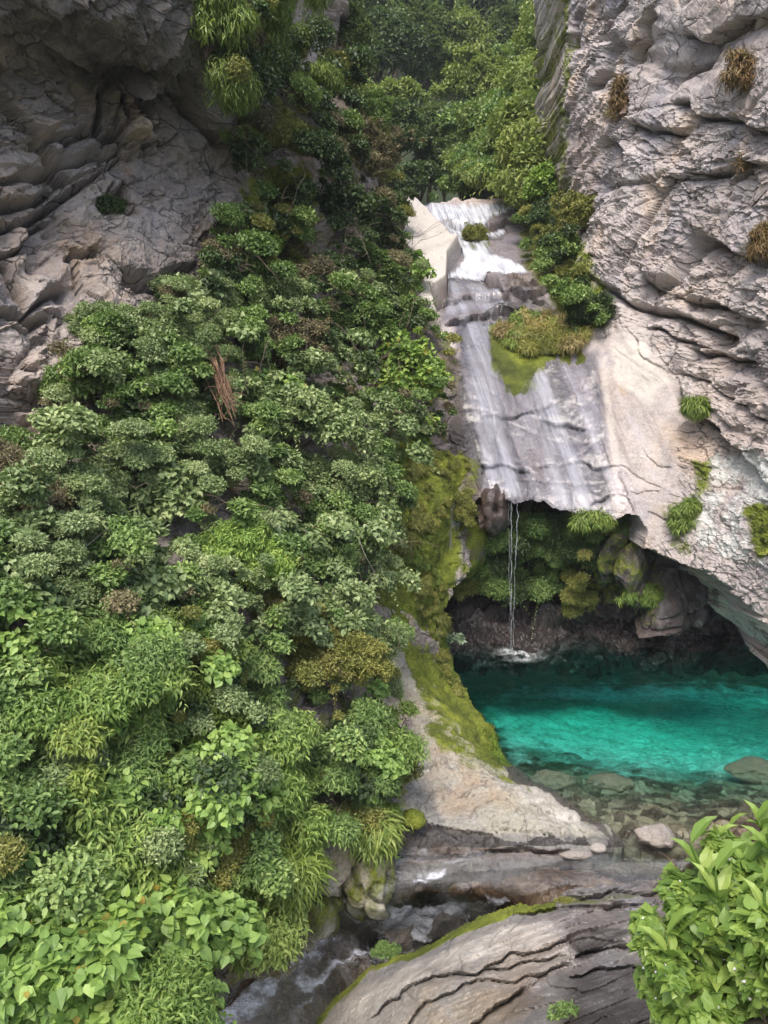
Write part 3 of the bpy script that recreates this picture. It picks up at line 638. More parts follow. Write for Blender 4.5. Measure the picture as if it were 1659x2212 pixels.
disp += (1 - .70 * slab * (Y_ > 700)) * (1 - .35 * zC) * crackset(X, Y_, [
 (6,.45,.35,[(1475,82),(1510,95),(1570,55),(1630,37),(1700,30)]),(6,.5,.3,[(1530,107),(1495,140),(1455,165),(1437,200)]),(6,.45,-.35,[(1400,12),(1370,55),(1360,95),(1345,130)]),
 (6,.5,-.4,[(1322,75),(1305,120),(1285,165),(1270,200)]),(5,.4,-.3,[(1287,48),(1330,25),(1350,0)]),(5,.3,-.2,[(1250,20),(1240,60),(1228,110)]),(5,.4,-.2,[(1330,0),(1310,50),(1290,90)]),
 (8,.4,.3,[(1350,262),(1390,280),(1465,285)]),(8,.5,.45,[(1450,225),(1480,218),(1500,258),(1580,258),(1610,280),(1700,282)]),(6,.5,.4,[(1485,378),(1555,375),(1580,350),(1700,362)]),
 (6,.4,.2,[(1555,425),(1580,395),(1610,370)]),(7,.4,.3,[(1300,290),(1330,320),(1350,360),(1320,395),(1280,425)]),(9,.5,.35,[(1360,565),(1395,610),(1440,595),(1470,540),(1500,505),(1540,525),(1580,550),(1630,565),(1700,560)]),
 (7,.45,.4,[(1280,600),(1350,645),(1420,665),(1480,690),(1550,715),(1580,737)]),(6,.35,.3,[(1450,630),(1530,655),(1580,665),(1630,700)]),(5,.2,.1,[(1340,700),(1385,767),(1425,792),(1475,802),(1520,822),(1560,852),(1630,897),(1700,930)]),
 (9,.45,.3,[(1425,787),(1450,837),(1480,877),(1515,907),(1570,957),(1650,1047)]),(6,.3,.25,[(1450,737),(1495,757),(1575,772),(1659,800)]),(5,.3,.2,[(1380,700),(1440,720),(1500,745)]),
 (3.5,.10,.07,[(1150,1012),(1205,999),(1255,997),(1355,1007),(1405,1042),(1440,1062)]),(5,.22,.22,[(1035,1002),(1062,997),(1090,1000),(1120,1010),(1150,1018)]),(3,.06,.05,[(1055,1042),(1090,1037),(1150,1037),(1260,1045),(1300,1040)]),
 (3,.10,.06,[(1360,1057),(1405,1067),(1440,1062)]),(5,.15,.15,[(1168,908),(1200,920),(1265,923)]),(3,.08,.05,[(1275,1090),(1330,1072),(1365,1075)]),(5,.2,.15,[(1372,1109),(1362,1080),(1350,1050),(1340,1010)]),
 (3,.10,.07,[(1390,970),(1430,1010),(1456,1014)]),(4,.12,.1,[(1400,1100),(1440,1120),(1450,1105)]),(4,.12,.1,[(1040,905),(1120,900),(1200,870)]),
 # ledges of the upper slab
 (3.5,.16,.14,[(925,668),(960,655),(1000,640),(1050,633),(1100,640)]),(4,.25,.22,[(960,700),(985,690),(1040,680),(1100,678),(1160,675),(1200,682)]),(4,.2,.2,[(985,568),(1040,590),(1080,612),(1120,625),(1180,628)]),
 (3.5,.18,.15,[(1060,600),(1085,620),(1130,650),(1180,660)]),(3.5,.15,.13,[(1090,588),(1140,600),(1175,615)]),(4,.3,.25,[(930,482),(970,478),(1020,485),(1100,470),(1150,462)]),(4,.2,.2,[(1000,545),(1040,555),(1110,575)]),(4,.3,.2,[(925,475),(950,500),(985,540)]),
 (3.5,.15,.1,[(990,760),(1010,745),(1050,742)]),(3.5,.12,.1,[(985,720),(1000,708),(1060,700)])])
folds = blob(X, Y_, [(1060,580),(1190,600),(1240,700),(1060,700)], 20)
disp += .14 * folds * np.sin(Y_ / 5.5 + 1.5 * fbm(np.stack([X / 60, Y_ / 40, 0 * X], -1), 3, 150) * 2)
disp += .12 * slab * (Y_ > 640) * fbm(S.P * np.array([.5, .5, .35]), 3, 152)
# diagonal hump that throws the dry rib left of the water
rib = blob(X, Y_, [(840,410),(876,446),(935,489),(992,543),(962,585),(960,640),(932,665),(955,740),(900,700),(860,600)], 9)
disp += .55 * rib
S.push(disp)
runs = lambda k: .5 + .5 * vnoise(np.stack([(X - .22 * Y_) / k, Y_ / 700, 0 * X], -1), 161)
bottom_wet = blob(X, Y_, [(985,690),(1060,690),(1120,800),(1290,760),(1320,1120),(1060,1100),(1000,960)], 14)
upwet = blob(X, Y_, [(880,440),(1140,445),(1150,580),(1160,690),(950,700),(965,560)], 10) * (1 - rib)
S.attrs = dict(
 calm=slab, sheet=np.clip(bottom_wet * 1.0, 0, 1),
 flow=np.clip(1.0 * bottom_wet + .5 * blob(X, Y_, [(1280,740),(1440,820),(1470,1040),(1380,1130),(1300,1110)], 25), 0, 1),
 wet=np.clip(bottom_wet * 1.1 + upwet, 0, 1),
 pale=np.clip(.9 * rib + .75 * blob(X, Y_, [(1310,740),(1380,720),(1440,820),(1400,860),(1330,820)], 22) + .5 * blob(X, Y_, [(1290,780),(1310,770),(1340,1000),(1320,1010)], 8) + .28 * blob(X, Y_, [(1330,800),(1430,860),(1480,1020),(1340,1000)], 25), 0, 1),
 dark=np.clip(.45 * (1 - slab) * sstep(.35, .8, vnoise(np.stack([(X + .15 * Y_) / 14, Y_ / 160, 0 * X], -1), 260) * .5 + .5) * blob(X, Y_, [(1540,-200),(1760,-200),(1760,330),(1560,240)], 40) + .7 * blob(X, Y_, [(975,760),(1000,800),(1050,1000),(1030,1100),(960,1000)], 10) + .5 * blob(X, Y_, [(1180,800),(1220,780),(1225,920),(1195,900)], 12) * runs(20) + .42 * blob(X, Y_, [(1290,880),(1310,880),(1340,1060),(1290,1110)], 14)
              + .55 * blob(X, Y_, [(1080,590),(1170,600),(1200,690),(1080,690)], 10) + .5 * blob(X, Y_, [(1330,140),(1360,160),(1350,260),(1315,250)], 12) + .45 * blob(X, Y_, [(1565,110),(1590,100),(1600,190),(1575,200)], 10) + .25 * bottom_wet * runs(30)
              + .6 * blob(X, Y_, [(1440,840),(1470,850),(1500,900),(1470,900)], 12), 0, 1),
 moss=np.clip(.85 * blob(X, Y_, [(998,489),(1040,489),(1058,520),(1052,552),(1020,540)], 6) + .75 * blob(X + 16 * fbm(np.stack([X / 30, Y_ / 50, 0 * X], -1), 4, 270), Y_ + 22 * fbm(np.stack([X / 18, Y_ / 40, 0 * X], -1), 4, 271), [(1050,690),(1100,680),(1260,700),(1270,770),(1180,790),(1125,870),(1085,820),(1060,790)], 10)
              + .55 * blob(X, Y_, [(1120,470),(1215,450),(1290,560),(1300,700),(1240,760),(1180,640),(1120,560)], 20) + .55 * blob(X, Y_, [(1485,990),(1530,980),(1540,1060),(1500,1080)], 18) + .7 * blob(X, Y_, [(1600,1090),(1670,1080),(1680,1200),(1625,1210)], 18)
              + .4 * blob(X, Y_, [(1430,1080),(1480,1070),(1500,1200),(1440,1190)], 18) + .5 * blob(X, Y_, [(1212,-100),(1235,-100),(1235,450),(1212,450)], 12) + .4 * blob(X, Y_, [(985,960),(1040,990),(1020,1100),(960,1100)], 12), 0, 1),
 lichen=1.25 * blob(X, Y_, [(1480,960),(1600,950),(1800,1000),(1800,1500),(1660,1340),(1560,1240),(1440,1190)], 50) - .82 + .25 * blob(X, Y_, [(1300,650),(1700,900),(1700,1100),(1480,960)], 40),
 warm=np.clip(.8 * blob(X, Y_, [(1315,160),(1350,170),(1352,260),(1310,250)], 10) + .5 * blob(X, Y_, [(1590,60),(1660,80),(1660,130),(1600,120)], 16) * runs(18) + .35 * blob(X, Y_, [(1290,800),(1340,800),(1370,1000),(1300,1000)], 30) + .8 * blob(X, Y_, [(1030,1060),(1060,1060),(1080,1090),(1030,1110)], 8)
              + .5 * blob(X, Y_, [(1440,840),(1480,860),(1470,900)], 12), 0, 1))
RS = S
tag(S.build('right_cliff', ROCK_R, skirt=3.5), 'tall pale grey cliff with a wet slab under the waterfall', kind='structure')

# ---- water films riding on that slab
def water_film(name, skew, cover, bright=0.9, zsc=.22, xsc=5.5, tint=(0.86, 0.88, 0.97), flat=False):
    m, nt, out = newmat(name); g = G(nt)
    sx = g.n('ShaderNodeSeparateXYZ'); g.l(g.co, sx.inputs[0])
    cx = g.n('ShaderNodeCombineXYZ')
    g.l(g.math('MULTIPLY', g.math('ADD', sx.outputs[0], g.math('MULTIPLY', sx.outputs[2], skew)), xsc), cx.inputs[0])
    g.l(g.math('MULTIPLY', sx.outputs[2], zsc), cx.inputs[2])
    a = g.noise(1.0, 6, 0.7, 0.15, cx.outputs[0]); b2 = g.noise(.9, 4, 0.6, 0.3, g.mapv(scale=(1.2, 1.2, 1.6)))
    if flat: a = g.noise(1.0, 8, .78, .3, g.mapv(scale=(3.5, 15, 6), rotv=(0, 0, -.85))); b2 = g.noise(7, 8, .8)
    v = g.math('ADD', g.math('MULTIPLY', a, .75), g.math('MULTIPLY', b2, .25))
    fac = g.rng(g.math('ADD', v, g.math('MULTIPLY', g.math('SUBTRACT', g.attr('froth_sheen'), .5), .5)), cover, cover + .22)
    d = g.n('ShaderNodeBsdfPrincipled'); d.inputs['Base Color'].default_value = tint + (1,); d.inputs['Roughness'].default_value = .35
    gl = g.n('ShaderNodeBsdfGlossy'); gl.inputs['Roughness'].default_value = .16
    g.l(g.bump(g.math('ADD', a, g.math('MULTIPLY', g.noise(14, 3, .6), .3)), .5, .05), gl.inputs['Normal'])
    tp = g.n('ShaderNodeBsdfTransparent'); fr = g.n('ShaderNodeFresnel'); fr.inputs['IOR'].default_value = 1.33
    m1 = g.n('ShaderNodeMixShader'); g.l(g.math('MULTIPLY', fr.outputs[0], 4.5 if flat else 1.8, True), m1.inputs[0]); g.l(tp.outputs[0], m1.inputs[1]); g.l(gl.outputs[0], m1.inputs[2])
    m2 = g.n('ShaderNodeMixShader'); g.l(g.math('MULTIPLY', fac, bright), m2.inputs[0]); g.l(m1.outputs[0], m2.inputs[1]); g.l(d.outputs[0], m2.inputs[2])
    g.l(m2.outputs[0], out.inputs[0]); return m
F1 = water_film('water_froth', .15, .46, .85, .8, 7.0, (0.74, 0.76, 0.83)); F2 = water_film('water_sheet', .20, .42, .42, xsc=3.6, tint=(.66, .67, .76))
cascade_polys = [
 ('waterfall', F1, 'white frothing water at the lip and first steps of the high waterfall', [(873,446),(906,447),(928,438),(1060,434),(1140,446),(1110,462),(1060,482),(1045,490),(1090,486),(1100,500),(1080,522),(1058,518),(1065,545),(1110,560),(1150,585),(1150,592),(1080,584),(1040,600),(1075,608),(960,606),(975,585),(1000,555),(965,505),(925,470),(912,462),(930,492),(900,462)]),
 ('waterfall', F2, 'thin grey sheet of water sliding down the wide lower slab', [(965,606),(1075,606),(1098,672),(1062,682),(1066,790),(1110,858),(1160,800),(1230,790),(1290,810),(1310,960),(1360,1100),(1330,1120),(1285,1120),(1215,1104),(1170,1080),(1110,1080),(1060,1060),(1030,980),(1005,900),(990,780),(995,700),(950,690)])]
for nm, mt, lb, poly in cascade_polys:
    inside = blob(X, Y_, poly, 16)
    fr = .45 + .3 * (nm == 'x') + .25 * (Y_ < 610) + .0 * X
    core = np.clip(.75 * blob(X, Y_, [(1000,690),(1060,690),(1075,850),(1130,1080),(1060,1070),(1040,960)], 16) + .7 * blob(X, Y_, [(1140,800),(1190,810),(1290,1110),(1200,1100)], 16) + .7 * blob(X, Y_, [(965,606),(1075,606),(1095,670),(960,680)], 8), 0, 1)
    a = dict(froth_sheen=np.where(Y_ < 604, .50 + .22 * inside + .35 * blob(X, Y_, [(1000,545),(1150,570),(1120,600),(970,600)], 12), .30 + .42 * core) * inside)  # on the lower slab this paints the grey sheen as pale colour
    tag(S.build(nm, mt, sub=poly, offset=.035, skirt=0, edge_noise=5, smooth=True, attrs=a), lb, 'waterfall')

# ---- moss covered fin of rock between the bank and the pool
FIN = logtps([
 (850,930,14.8),(1000,980,15.6),(1040,1040,15.9),(930,1100,14.2),(870,1100,13.8),(990,1150,15.2),(940,1200,13.9),(960,1240,14.4),(890,1300,12.9),(945,1300,13.9),(957,1380,14.0),(890,1430,12.2),(985,1460,YW(1460)),
 (905,1500,11.4),(1010,1520,YW(1520)),(890,1620,9.9),(970,1600,10.1),(1040,1580,YW(1580)),(1100,1660,YW(1660)),(890,1720,9.0),(1000,1700,9.15),(1180,1730,YW(1730)),(1000,1790,8.45),(1150,1790,8.42),(1260,1790,YW(1790)),
 (870,1800,8.5),(1310,1822,YW(1822)),(1200,1840,8.2),(1000,1860,YW(1860,-.22)),(860,1880,YW(1880,-.3)),(1310,1880,YW(1880,-.35)),(1400,1800,YW(1800,-.5)),(1200,1650,YW(1650,-1.1)),(1100,1500,YW(1500,-1.2)),(800,1400,11.6),(780,1700,9.2)])
Fpoly = [(825,935),(900,950),(1010,985),(1030,1040),(975,1120),(955,1180),(953,1260),(950,1330),(963,1395),(985,1452),(1012,1515),(1060,1585),(1120,1655),(1200,1722),(1280,1778),(1345,1815),(1335,1838),(1230,1862),(1100,1880),(840,1900),(800,1800),(790,1400),(800,1000)]
S = Sheet((770, 900, 1420, 1910), 2.8, FIN, Fpoly)
X, Y_ = S.x, S.y; p = S.P
disp = .10 * fbm(p * np.array([1.1, 1.1, .7]), 4, 200) + .035 * fbm(p * 4, 4, 210, .6) + .012 * fbm(p * 14, 3, 215, .6)
f1, e1 = facets(rot(p, .4, .3, .1) * 1.1, 220, .5, .4); disp += .05 * f1
disp += .05 * np.abs(fbm(rot(p, 0, .9, 0) * np.array([6, 3, 1.0]), 3, 222)) * blob(X, Y_, [(880,1380),(990,1440),(1180,1730),(1000,1700),(900,1550)], 30)
disp += crackset(X, Y_, [(5,.12,.06,[(905,1660),(925,1650),(945,1640)]),(3,.03,.03,[(900,1780),(990,1795),(1100,1800),(1240,1815)]),(5,.10,.05,[(850,1848),(980,1850),(1100,1838),(1240,1842)])])
disp += .035 * np.abs(fbm(p * 6, 4, 232, .65)) * blob(X, Y_, [(820,930),(1030,980),(965,1120),(950,1330),(1000,1450),(1060,1570),(960,1500),(900,1480),(800,1300)], 20)
S.push(disp)
toe = blob(X, Y_, [(900,1690),(1040,1680),(1140,1720),(1260,1790),(1300,1815),(1100,1812),(900,1800)], 25)
ridge = blob(X, Y_, [(930,1380),(1000,1470),(1060,1570),(1110,1650),(1060,1640),(1000,1580),(930,1500)], 14)
S.attrs = dict(
 moss=np.clip(.95 * blob(X, Y_, [(820,930),(1030,980),(965,1120),(950,1330),(990,1450),(960,1500),(900,1480),(800,1300)], 14) + .8 * ridge + .50 * blob(X, Y_, [(890,1480),(960,1480),(1080,1640),(1150,1730),(1090,1700),(920,1600)], 20), 0, 1),
 lichen=.3 * blob(X, Y_, [(900,1600),(1100,1660),(1240,1790),(900,1790)], 25) - .25,
 pale=np.clip(.22 * toe + .35 * blob(X, Y_, [(1080,1640),(1290,1800),(1230,1800),(1060,1700)], 14), 0, 1),
 warm=.45 * blob(X, Y_, [(920,1560),(1040,1600),(1130,1740),(960,1790),(900,1700)], 35) + .6 * blob(X, Y_, [(900,1820),(1240,1835),(1230,1858),(860,1870)], 8),
 wet=np.clip(blob(X, Y_, [(840,1795),(1310,1815),(1340,1900),(840,1900)], 6) + .9 * blob(X, Y_, [(895,1700),(935,1700),(965,1810),(900,1815)], 8), 0, 1),
 dark=np.clip(1.0 * (S.P[..., 2] < .03) * (Y_ < 1830) + .55 * blob(X, Y_, [(860,1822),(1240,1836),(1240,1900),(820,1900)], 8) + .8 * blob(X, Y_, [(1010,1500),(1075,1590),(1300,1790),(1330,1830),(1250,1775),(1150,1712),(1040,1590)], 6), 0, 1))
tag(S.build('rock_fin', ROCK_FIN, skirt=1.2, sdir=(0, .15, -1), edge_noise=3), 'rounded mossy rib of rock curving down to a pale toe beside the pool', 'rock')
FS = S

# ---- hollow behind the pool
CAVE = logtps([(930,1050,16.8),(1100,1090,16.6),(1300,1110,16.4),(1380,1160,15.9),(950,1200,16.6),(1100,1200,16.9),(1250,1220,16.2),(1350,1210,15.6),(1450,1230,15.3),(1560,1270,15.4),(1700,1300,15.0),
 (950,1300,16.5),(1100,1300,17.0),(1250,1300,16.6),(1400,1300,16.0),(1550,1330,15.9),(1700,1380,15.8),(950,1350,15.9),(1150,1350,16.2),(1350,1350,16.2),(1550,1370,16.4),
 (950,1410,YW(1410)),(1150,1408,YW(1408)),(1350,1405,YW(1405)),(1550,1400,YW(1400)),(1700,1400,YW(1400)),(950,1470,YW(1470,-1.2)),(1300,1470,YW(1470,-1.2)),(1700,1470,YW(1470,-1.2)),(1900,1300,14.0),(1900,1470,YW(1470,-1)),(900,1300,16),(900,1000,17)])
Cpoly = [(900,1010),(1100,1040),(1400,1080),(1500,1150),(1900,1200),(1900,1460),(900,1460)]
S = Sheet((890, 1000, 1910, 1470), 3.0, CAVE, Cpoly)
X, Y_ = S.x, S.y; p = rot(S.P, .2, .5, .3)
f1, e1 = facets(p * np.array([.7, .7, 1.0]), 300, .8, .9); f2, e2 = facets(p * np.array([1.9, 1.9, 2.7]), 310, .8, .7); f3, e3 = facets(p * 5, 320, .8, .6)
low = blob(X, Y_, [(900,1335),(1900,1335),(1900,1470),(900,1470)], 10)
disp = (1 - .75 * low) * (.55 * f1 + .3 * f2 - .2 * (1 - sstep(0, .1, e1)) - .1 * (1 - sstep(0, .1, e2))) + .09 * f3 + .06 * fbm(p * 5, 4, 330, .65)
disp += .75 * np.sqrt(np.clip(ell(X, Y_, 1480, 1290, 90, 55), 0, 1)) + .6 * np.sqrt(np.clip(ell(X, Y_, 1410, 1270, 60, 50), 0, 1)) + .5 * np.sqrt(np.clip(ell(X, Y_, 1260, 1315, 50, 30), 0, 1)) + .4 * np.sqrt(np.clip(ell(X, Y_, 1330, 1300, 45, 35), 0, 1)) + .6 * np.sqrt(np.clip(ell(X, Y_, 1350, 1215, 60, 40), 0, 1)) + .5 * np.sqrt(np.clip(ell(X, Y_, 1180, 1330, 45, 25), 0, 1))
S.push(disp)
S.attrs = dict(moss=.38 * blob(X, Y_, [(940,1060),(1330,1100),(1400,1180),(1460,1240),(1400,1300),(1150,1280),(950,1300)], 25), lichen=0 * X - .5,
 pale=.18 * blob(X, Y_, [(1330,1170),(1470,1220),(1560,1300),(1500,1330),(1400,1310),(1330,1260)], 20), warm=.30 * low + .30 * blob(X, Y_, [(1330,1170),(1470,1220),(1460,1320),(1380,1320)], 15),
 wet=np.clip(.5 * low + .3, 0, 1), dark=np.clip(.22 + .5 * low + .6 * blob(X, Y_, [(900,1240),(1120,1240),(1120,1340),(900,1340)], 20) + .4 * blob(X, Y_, [(1180,1300),(1700,1300),(1700,1400),(1180,1400)], 14), 0, 1))  # dark mask paints the shade of the hollow into the wall colour
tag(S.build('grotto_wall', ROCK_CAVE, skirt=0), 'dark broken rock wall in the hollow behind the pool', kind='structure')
CS = S

# ---- brown wedge of rock under the lip, left of the trickle
def boulder(name, label, px, py, Y, size, seed, mat, cat='rock', group=None, z=None, attrs=None, sub=4, rotz=0.0, blocky=.16):
    import bmesh
    bm = bmesh.new(); bmesh.ops.create_icosphere(bm, subdivisions=sub, radius=1.0)
    me = bpy.data.meshes.new(name); bm.to_mesh(me); bm.free()
    V = np.array([v.co[:] for v in me.vertices])
    q = V + seed * 3.1
    f, e = facets(q * 1.3, seed, .5, .5)
    r_ = 1 + blocky * f + .14 * fbm(q * .9, 3, seed) + .035 * fbm(q * 4, 4, seed + 9, .6)
    V = V * r_[:, None] * np.array(size) @ np.array(Matrix.Rotation(rotz, 3, 'Z')).T
    me.vertices.foreach_set('co', V.astype(np.float32).ravel())
    for k in ('moss', 'lichen', 'pale', 'warm', 'wet', 'dark'):
        a = me.attributes.new(k, 'FLOAT', 'POINT'); a.data.foreach_set('value', np.full(len(V), (attrs or {}).get(k, -.5 if k == 'lichen' else 0.0), np.float32))
    for pl in me.polygons: pl.use_smooth = True
    me.update()
    o = link(name, me, mat); o.location = at(px, py, Y if z is None else YW(py, z))
    return tag(o, label, cat, group)
boulder('rock', 'brown wedge shaped rock hanging under the waterfall lip beside the trickle', 1062, 1105, 15.35, (.30, .5, .50), 5, ROCK_CAVE, attrs=dict(warm=.3, pale=.0, wet=.7, dark=.3), blocky=.7, sub=5)
boulder('rock', 'dark rock knob behind the brown wedge at the edge of the hollow', 1010, 1170, 15.9, (.45, .6, .7), 8, ROCK_CAVE, attrs=dict(moss=.5))

# ---- pool bed, shore and stream bed (heights traced, one continuous sheet)
BED = tps([(900,1380,-1.6),(1000,1440,-2.0),(1200,1440,-2.2),(1400,1440,-2.3),(1659,1440,-2.2),(1900,1440,-2),(1000,1520,-1.7),(1100,1560,-1.6),(1300,1540,-1.9),(1500,1540,-1.9),(1659,1560,-1.8),(1900,1560,-1.5),
 (1080,1620,-1.0),(1200,1640,-1.1),(1350,1650,-1.2),(1500,1660,-1.2),(1659,1650,-1.1),(1150,1690,-.42),(1250,1700,-.45),(1400,1710,-.45),(1550,1700,-.55),(1900,1650,-.7),(1300,1750,-.26),(1420,1760,-.18),(1550,1760,-.2),
 (1300,1810,-.20),(1400,1820,-.14),(1500,1820,-.08),(1350,1850,-.25),(1450,1860,-.22),(1600,1850,.1),(1800,1800,.3),(1200,1870,-.28),(1100,1880,-.32),(1000,1890,-.42),(900,1900,-.45),(820,1900,-.55),
 (1200,1910,-.22),(1100,1920,-.40),(1000,1935,-.55),(900,1945,-.65),(820,1960,-.9),(1000,1975,-1.1),(900,1990,-1.25),(820,2010,-1.45),(700,2010,-1.35),(650,2080,-1.75),(800,2090,-1.6),(560,2150,-2.2),(680,2180,-2.2),(460,2211,-2.5),(600,2300,-2.8),(300,2300,-3),(700,1930,-.9),(600,1980,-1.2),(500,2100,-1.7)])
S = Sheet((380, 1390, 1960, 2330), 3.4, lambda x, y: YZ(y, np.clip(BED(x, y), -4, 2)), None)
S.poly = [(380,2330),(440,2100),(600,1960),(780,1860),(900,1700),(900,1390),(1960,1390),(1960,1900),(1440,1930),(1000,2010),(800,2110),(700,2330)]
X, Y_ = S.x, S.y; p = S.P
pool = blob(X, Y_, [(1000,1400),(1900,1400),(1900,1700),(1400,1700),(1150,1640),(1000,1500)], 30)
stones, es = facets(p * np.array([1.6, 1.6, 2.5]), 400, .5, .7); st2, es2 = facets(p * 5.0, 410, .5, .6)
d1, d2, cid, off = worley(p * 2.6, 420)
disp = .05 * fbm(p * 3, 4, 430, .6) + (1 - pool) * (.05 * st2) + .09 * np.sqrt(np.clip(1 - d1 / .5, 0, 1)) * cid[..., 0] * blob(X, Y_, [(1080,1600),(1900,1600),(1900,1830),(1380,1830),(1150,1740)], 20)
chute = blob(X, Y_, [(380,2330),(560,2060),(800,1940),(1010,1960),(800,2110),(700,2330)], 20)
disp += chute * (.10 * fbm(rot(p, 0, 0, .9) * np.array([1.0, 3.5, 3.5]), 4, 440, .6) + .10 * stones)
S.N[:] = np.array([0, 0, 1.0]); S.push(disp)
gravelzone = blob(X, Y_, [(1120,1640),(1030,1510),(1300,1485),(1560,1490),(1900,1520),(1900,1660),(1600,1680),(1350,1665),(1150,1620)], 55)
S.attrs = dict(gravel=np.clip(gravelzone, 0, 1), shore=blob(X, Y_, [(1100,1670),(1900,1670),(1900,1840),(1380,1840)], 25), wet=0 * X + 1)
m, nt, out = newmat('stream_bed'); g = G(nt)
n1 = g.noise(3.2, 6, .65, .4); n2 = g.noise(11, 5, .7)
c = g.ramp(n1, [(.35, (.028, .018, .012)), (.5, (.075, .045, .026)), (.62, (.12, .085, .05)), (.75, (.17, .14, .09))])
c = g.mix(g.math('MULTIPLY', g.rng(n2, .55, .75), .5), c, (.34, .28, .19))
vp = g.n('ShaderNodeTexVoronoi'); vp.inputs['Scale'].default_value = 5.5; g.l(g.co, vp.inputs['Vector'])
sb = g.n('ShaderNodeSeparateColor'); g.l(vp.outputs['Color'], sb.inputs[0]); vb = sb.outputs[0]
c = g.mix(g.math('MULTIPLY', g.attr('shore'), .75), c, g.mix(g.rng(vb, .2, .8), (.05, .032, .02), (.34, .27, .18)))
c = g.mix(g.math('MULTIPLY', g.rng(g.vor(5.5, 'DISTANCE_TO_EDGE'), .0, .06, 1, 0), .7), c, (.02, .015, .01))
vs = g.n('ShaderNodeTexVoronoi'); vs.inputs['Scale'].default_value = 3.4; g.l(g.co, vs.inputs['Vector'])
peb_caustics = g.mix(g.rng(n2, .3, .7), (.30, .32, .28), (.90, .92, .86))  # strong mottling paints a caustic ripple look into the pebble colour
sv_ = g.n('ShaderNodeSeparateColor'); g.l(vs.outputs['Color'], sv_.inputs[0])
peb_caustics = g.mix(.5, peb_caustics, g.mix(sv_.outputs[0], (.2, .2, .2), (.8, .8, .8)), 'OVERLAY')
c = g.mix(g.rng(g.math('ADD', g.attr('gravel'), g.math('MULTIPLY', g.math('SUBTRACT', g.noise(1.6, 7, .75, .5), .5), 1.9)), .30, .80), c, peb_caustics)
b = g.n('ShaderNodeBsdfPrincipled'); g.l(c, b.inputs['Base Color']); b.inputs['Roughness'].default_value = .35
g.l(g.bump(g.math('ADD', n1, g.math('MULTIPLY', n2, .4)), .7, .08), b.inputs['Normal']); g.l(b.outputs[0], out.inputs[0])
tag(S.build('pool_bed', m, skirt=0, edge_noise=4), 'stony bed of the pool and of the stream that leaves it', kind='structure')

# ---- the pool water: a closed body that absorbs red, with a rippled surface
def poolwater():
    m, nt, out = newmat('pool_water'); g = G(nt)
    gl = g.n('ShaderNodeBsdfGlossy'); gl.inputs['Roughness'].default_value = .03
    rp = g.math('ADD', g.noise(2.6, 5, .6, .4, g.mapv(scale=(1, 1.6, 1))), g.math('MULTIPLY', g.noise(9, 3, .6), .25))
    bp = g.bump(rp, .35, .06); g.l(bp, gl.inputs['Normal'])
    tp = g.n('ShaderNodeBsdfTransparent'); fr = g.n('ShaderNodeFresnel'); fr.inputs['IOR'].default_value = 1.33; g.l(bp, fr.inputs['Normal'])
    m1 = g.n('ShaderNodeMixShader'); g.l(fr.outputs[0], m1.inputs[0]); g.l(tp.outputs[0], m1.inputs[1]); g.l(gl.outputs[0], m1.inputs[2])
    g.l(m1.outputs[0], out.inputs['Surface'])
    ab = g.n('ShaderNodeVolumeAbsorption'); ab.inputs['Color'].default_value = (0.02, 0.88, 0.82, 1); ab.inputs['Density'].default_value = .54
    g.l(ab.outputs[0], out.inputs['Volume']); return m
X0, X1, Y0, Y1 = -.2, 13.0, 7.7, 19.5
def body(name, zt, zb, pts, mat):
    n = len(pts); V = np.array([(a, b_, zt) for a, b_ in pts] + [(a, b_, zb) for a, b_ in pts])
    me = bpy.data.meshes.new(name); me.from_pydata([tuple(v) for v in V], [], [tuple(range(n)), tuple(range(2 * n - 1, n - 1, -1))] + [(i, n + i, n + (i + 1) % n, (i + 1) % n) for i in range(n)])
    me.update(); return link(name, me, mat)
def g2(px, py, z=0.0): q = at(px, py, YW(py, z)); return (q[0], q[1])
outline = [g2(1370, 1856), g2(1290, 1850), g2(1262, 1815), g2(1150, 1735), g2(1010, 1610), g2(920, 1480), (.3, 17.5), (13, 17.5), (13, 8.2), g2(1640, 1850), g2(1480, 1858)]
tag(body('pool_water', 0.0, -4.2, outline[::-1], poolwater()), 'clear turquoise pool, dark green at the back', kind='structure')

# ---- stream water leaving the pool and running down to the left
STR = tps([(1480,1860,-.01),(1300,1850,-.02),(1200,1868,-.10),(1100,1880,-.15),(1000,1885,-.22),(850,1885,-.28),(1200,1905,-.14),(1000,1925,-.33),(850,1935,-.40),(900,1800,-.1),(820,1960,-.55),(1000,1972,-.80),(900,1985,-.95),(820,2005,-1.15),(700,2010,-1.18),(650,2080,-1.50),(800,2090,-1.42),(560,2150,-1.95),(680,2180,-1.95),(460,2211,-2.25),(600,2300,-2.6),(300,2300,-2.7),(640,2000,-1.1),(500,2100,-1.7)])
Spoly = [(1500,1858),(1290,1846),(1220,1846),(1100,1842),(900,1815),(845,1850),(790,1915),(700,1985),(600,2060),(520,2140),(420,2240),(400,2330),(700,2330),(740,2200),(800,2110),(900,2050),(1000,2000),(1100,1950),(1200,1915),(1440,1915)]
S = Sheet((390, 1800, 1510, 2330), 3.0, lambda x, y: YZ(y, STR(x, y)), Spoly)
X, Y_ = S.x, S.y; S.N[:] = np.array([0, 0, 1.0])
lowc = blob(X, Y_, [(390,2330),(520,2100),(720,1960),(1000,1960),(820,2100),(720,2330)], 20)
S.push(.012 * fbm(S.P * np.array([3, 6, 3]), 3, 500) + lowc * .12 * fbm(rot(S.P, 0, 0, .9) * np.array([1.3, 4.5, 2]), 4, 505, .6))
